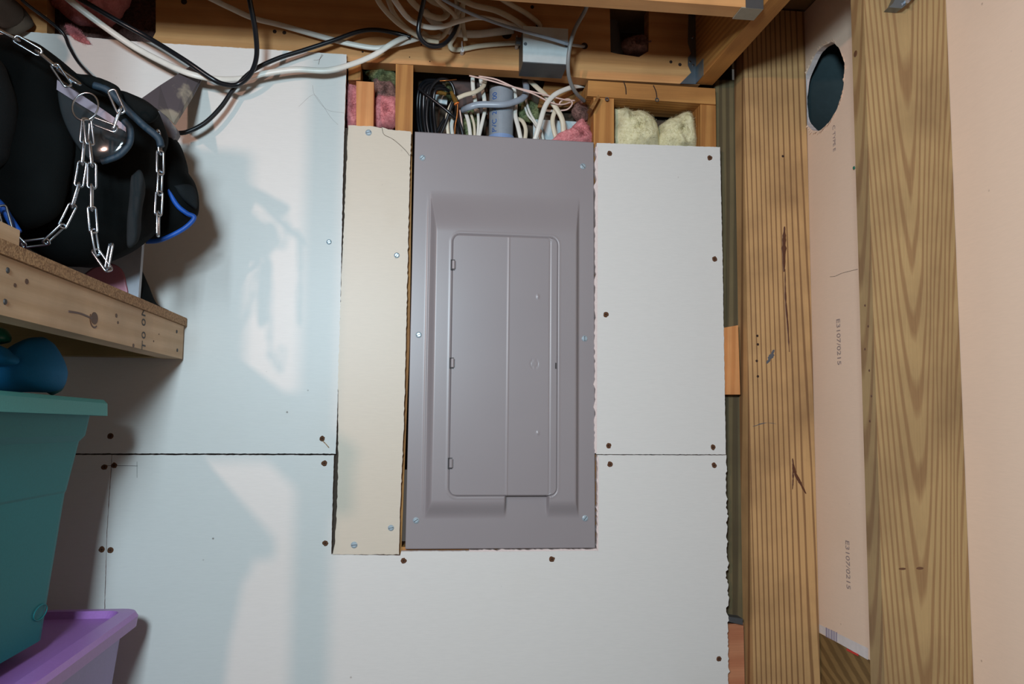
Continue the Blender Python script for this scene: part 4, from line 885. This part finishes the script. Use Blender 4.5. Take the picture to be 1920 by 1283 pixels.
# ================================================================ STORAGE BINS
def rrect(hx, hy, r, n=6):
    o = []
    for sx, sy, a0 in ((1, 1, 0), (-1, 1, 90), (-1, -1, 180), (1, -1, 270)):
        for k in range(n+1):
            a = math.radians(a0+90*k/n); o.append((sx*(hx-r)+math.cos(a)*r, sy*(hy-r)+math.sin(a)*r))
    return o
def loft(bm, secs, cap0=True, cap1=True):
    R = [[bm.verts.new((x, y, z)) for x, y in rrect(hx, hy, r)] for hx, hy, r, z in secs]
    for a, b in zip(R, R[1:]):
        for k in range(len(a)): bm.faces.new((a[k], a[(k+1) % len(a)], b[(k+1) % len(b)], b[k]))
    if cap0: bm.faces.new(R[0][::-1])
    if cap1: bm.faces.new(R[-1])
def place(parent, name, bm, mat, smooth=False):
    me = bpy.data.meshes.new(name); bmesh.ops.recalc_face_normals(bm, faces=bm.faces)
    for f in bm.faces: f.smooth = smooth
    bm.to_mesh(me); bm.free(); me.materials.append(mat)
    o = bpy.data.objects.new(name, me); C.objects.link(o); o.parent = parent; return o
# teal bin: its right side runs along the depth, its far end near the wall
yf = -.27
tR = W(178, 773, yf).x; bR = W(112, 1176, yf).x; tz = W(178, 773, yf).z; bz = W(112, 1176, yf).z
hxT, hyT = .19, .25; H = tz-bz; dl = tR-bR
tb = empty('storage_bin', (tR-hxT, yf-hyT, bz), 'teal plastic storage bin with pale lid stacked on the lilac bin', 'storage bin')
bm = bmesh.new(); loft(bm, [(hxT-dl, hyT-dl, .04, 0), (hxT-dl*.60, hyT-dl*.6, .035, H*.64), (hxT-dl*.56, hyT-dl*.56, .035, H*.65), (hxT-dl*.30, hyT-dl*.3, .03, H*.872), (hxT-.004, hyT-.004, .03, H*.90), (hxT, hyT, .03, H)]); place(tb, 'body', bm, M_['teal'])
bm = bmesh.new(); loft(bm, [(hxT+.020, hyT+.020, .03, H-.002), (hxT+.019, hyT+.019, .03, H+.018), (hxT+.014, hyT+.014, .028, H+.024), (hxT-.01, hyT-.01, .02, H+.025), (hxT-.02, hyT-.02, .02, H+.018)]); place(tb, 'lid', bm, M_['teal_lid'])
p = W(85, 1137, yf-.05)
ty = WX(86, 1137, (tR+bR)/2-.02).y
bm = bmesh.new(); ee = []
for k in range(24):
    a = 2*math.pi*k/24; ee.append(Vector((hxT-dl*.91+.0012+math.sin(a)*.001, (ty-(yf-hyT)-.035)+math.cos(a)*.022, .045+math.sin(a)*.011)))
tube(bm, ee, .0008, 1, 6, closed=True, facing=Vector((1, 0, 0)), smooth=False)
place(tb, 'maker_mark', bm, M_['teal'])
tb.rotation_euler = (math.radians(-.9), 0, 0)
# lilac bin
lx = W(268, 1150, -.08).x; lz = W(268, 1140, -.08).z
hxL, hyL = .23, .32
lb_ = empty('storage_bin', (lx-hxL, -.08-hyL, lz-.36), 'lilac translucent storage bin at the bottom left under the teal bin', 'storage bin')
bm = bmesh.new(); loft(bm, [(hxL-.05, hyL-.05, .04, 0), (hxL-.020, hyL-.020, .035, .335), (hxL-.020, hyL-.020, .035, .345)]); place(lb_, 'body', bm, M_['lilac_body'])
bm = bmesh.new(); loft(bm, [(hxL-.002, hyL-.002, .03, .334), (hxL, hyL, .03, .352), (hxL-.004, hyL-.004, .03, .360), (hxL-.028, hyL-.028, .022, .362), (hxL-.034, hyL-.034, .02, .350), (hxL-.06, hyL-.06, .02, .3495)]); place(lb_, 'lid', bm, M_['lilac'])
bm = bmesh.new(); box(bm, lb_.location.x-.17, lb_.location.x+.17, -.05-hyL-.26, -.05-hyL+.26, 0.0, lz-.3605); bevel(bm, .01)
tag(link('wooden_crate', bm, M_['pine_x']), 'plain wooden crate standing on the floor under the lilac bin', 'crate')
# cloths on the teal bin
tl = tz+.024
tag(pillow('blue_cloth', [(-60, 640), (20, 668), (34, 650), (60, 636), (84, 633), (100, 650), (114, 680), (118, 706), (104, 733), (60, 735), (-60, 728)], (50, 690), -.36, .06, .06, M_['bluecloth'], None, .003, 14, 14, seed=3), 'bright blue folded cloth on the teal bin lid', 'cloth')
tag(pillow('teal_cloth', [(88, 640), (104, 655), (118, 690), (119, 712), (108, 736), (92, 736), (90, 690)], (104, 700), -.30, .03, .03, M_['tealcloth'], None, .002, 14, 10), 'dark teal cloth edge peeking out right of the blue cloth', 'cloth')
tag(pillow('blue_fold', [(-60, 630), (0, 648), (20, 662), (34, 676), (20, 684), (-60, 680)], (0, 665), -.43, .02, .02, M_['bluecloth'], None, .002, 14, 10), 'narrow blue fabric fold lying over the bundle at the left edge', 'cloth')
tag(pillow('green_cap', [(-40, 612), (0, 614), (14, 622), (19, 634), (10, 644), (-40, 646)], (-8, 630), -.40, .02, .02, M_['greencap']), 'dark green rounded object tucked above the blue cloth', 'cap')
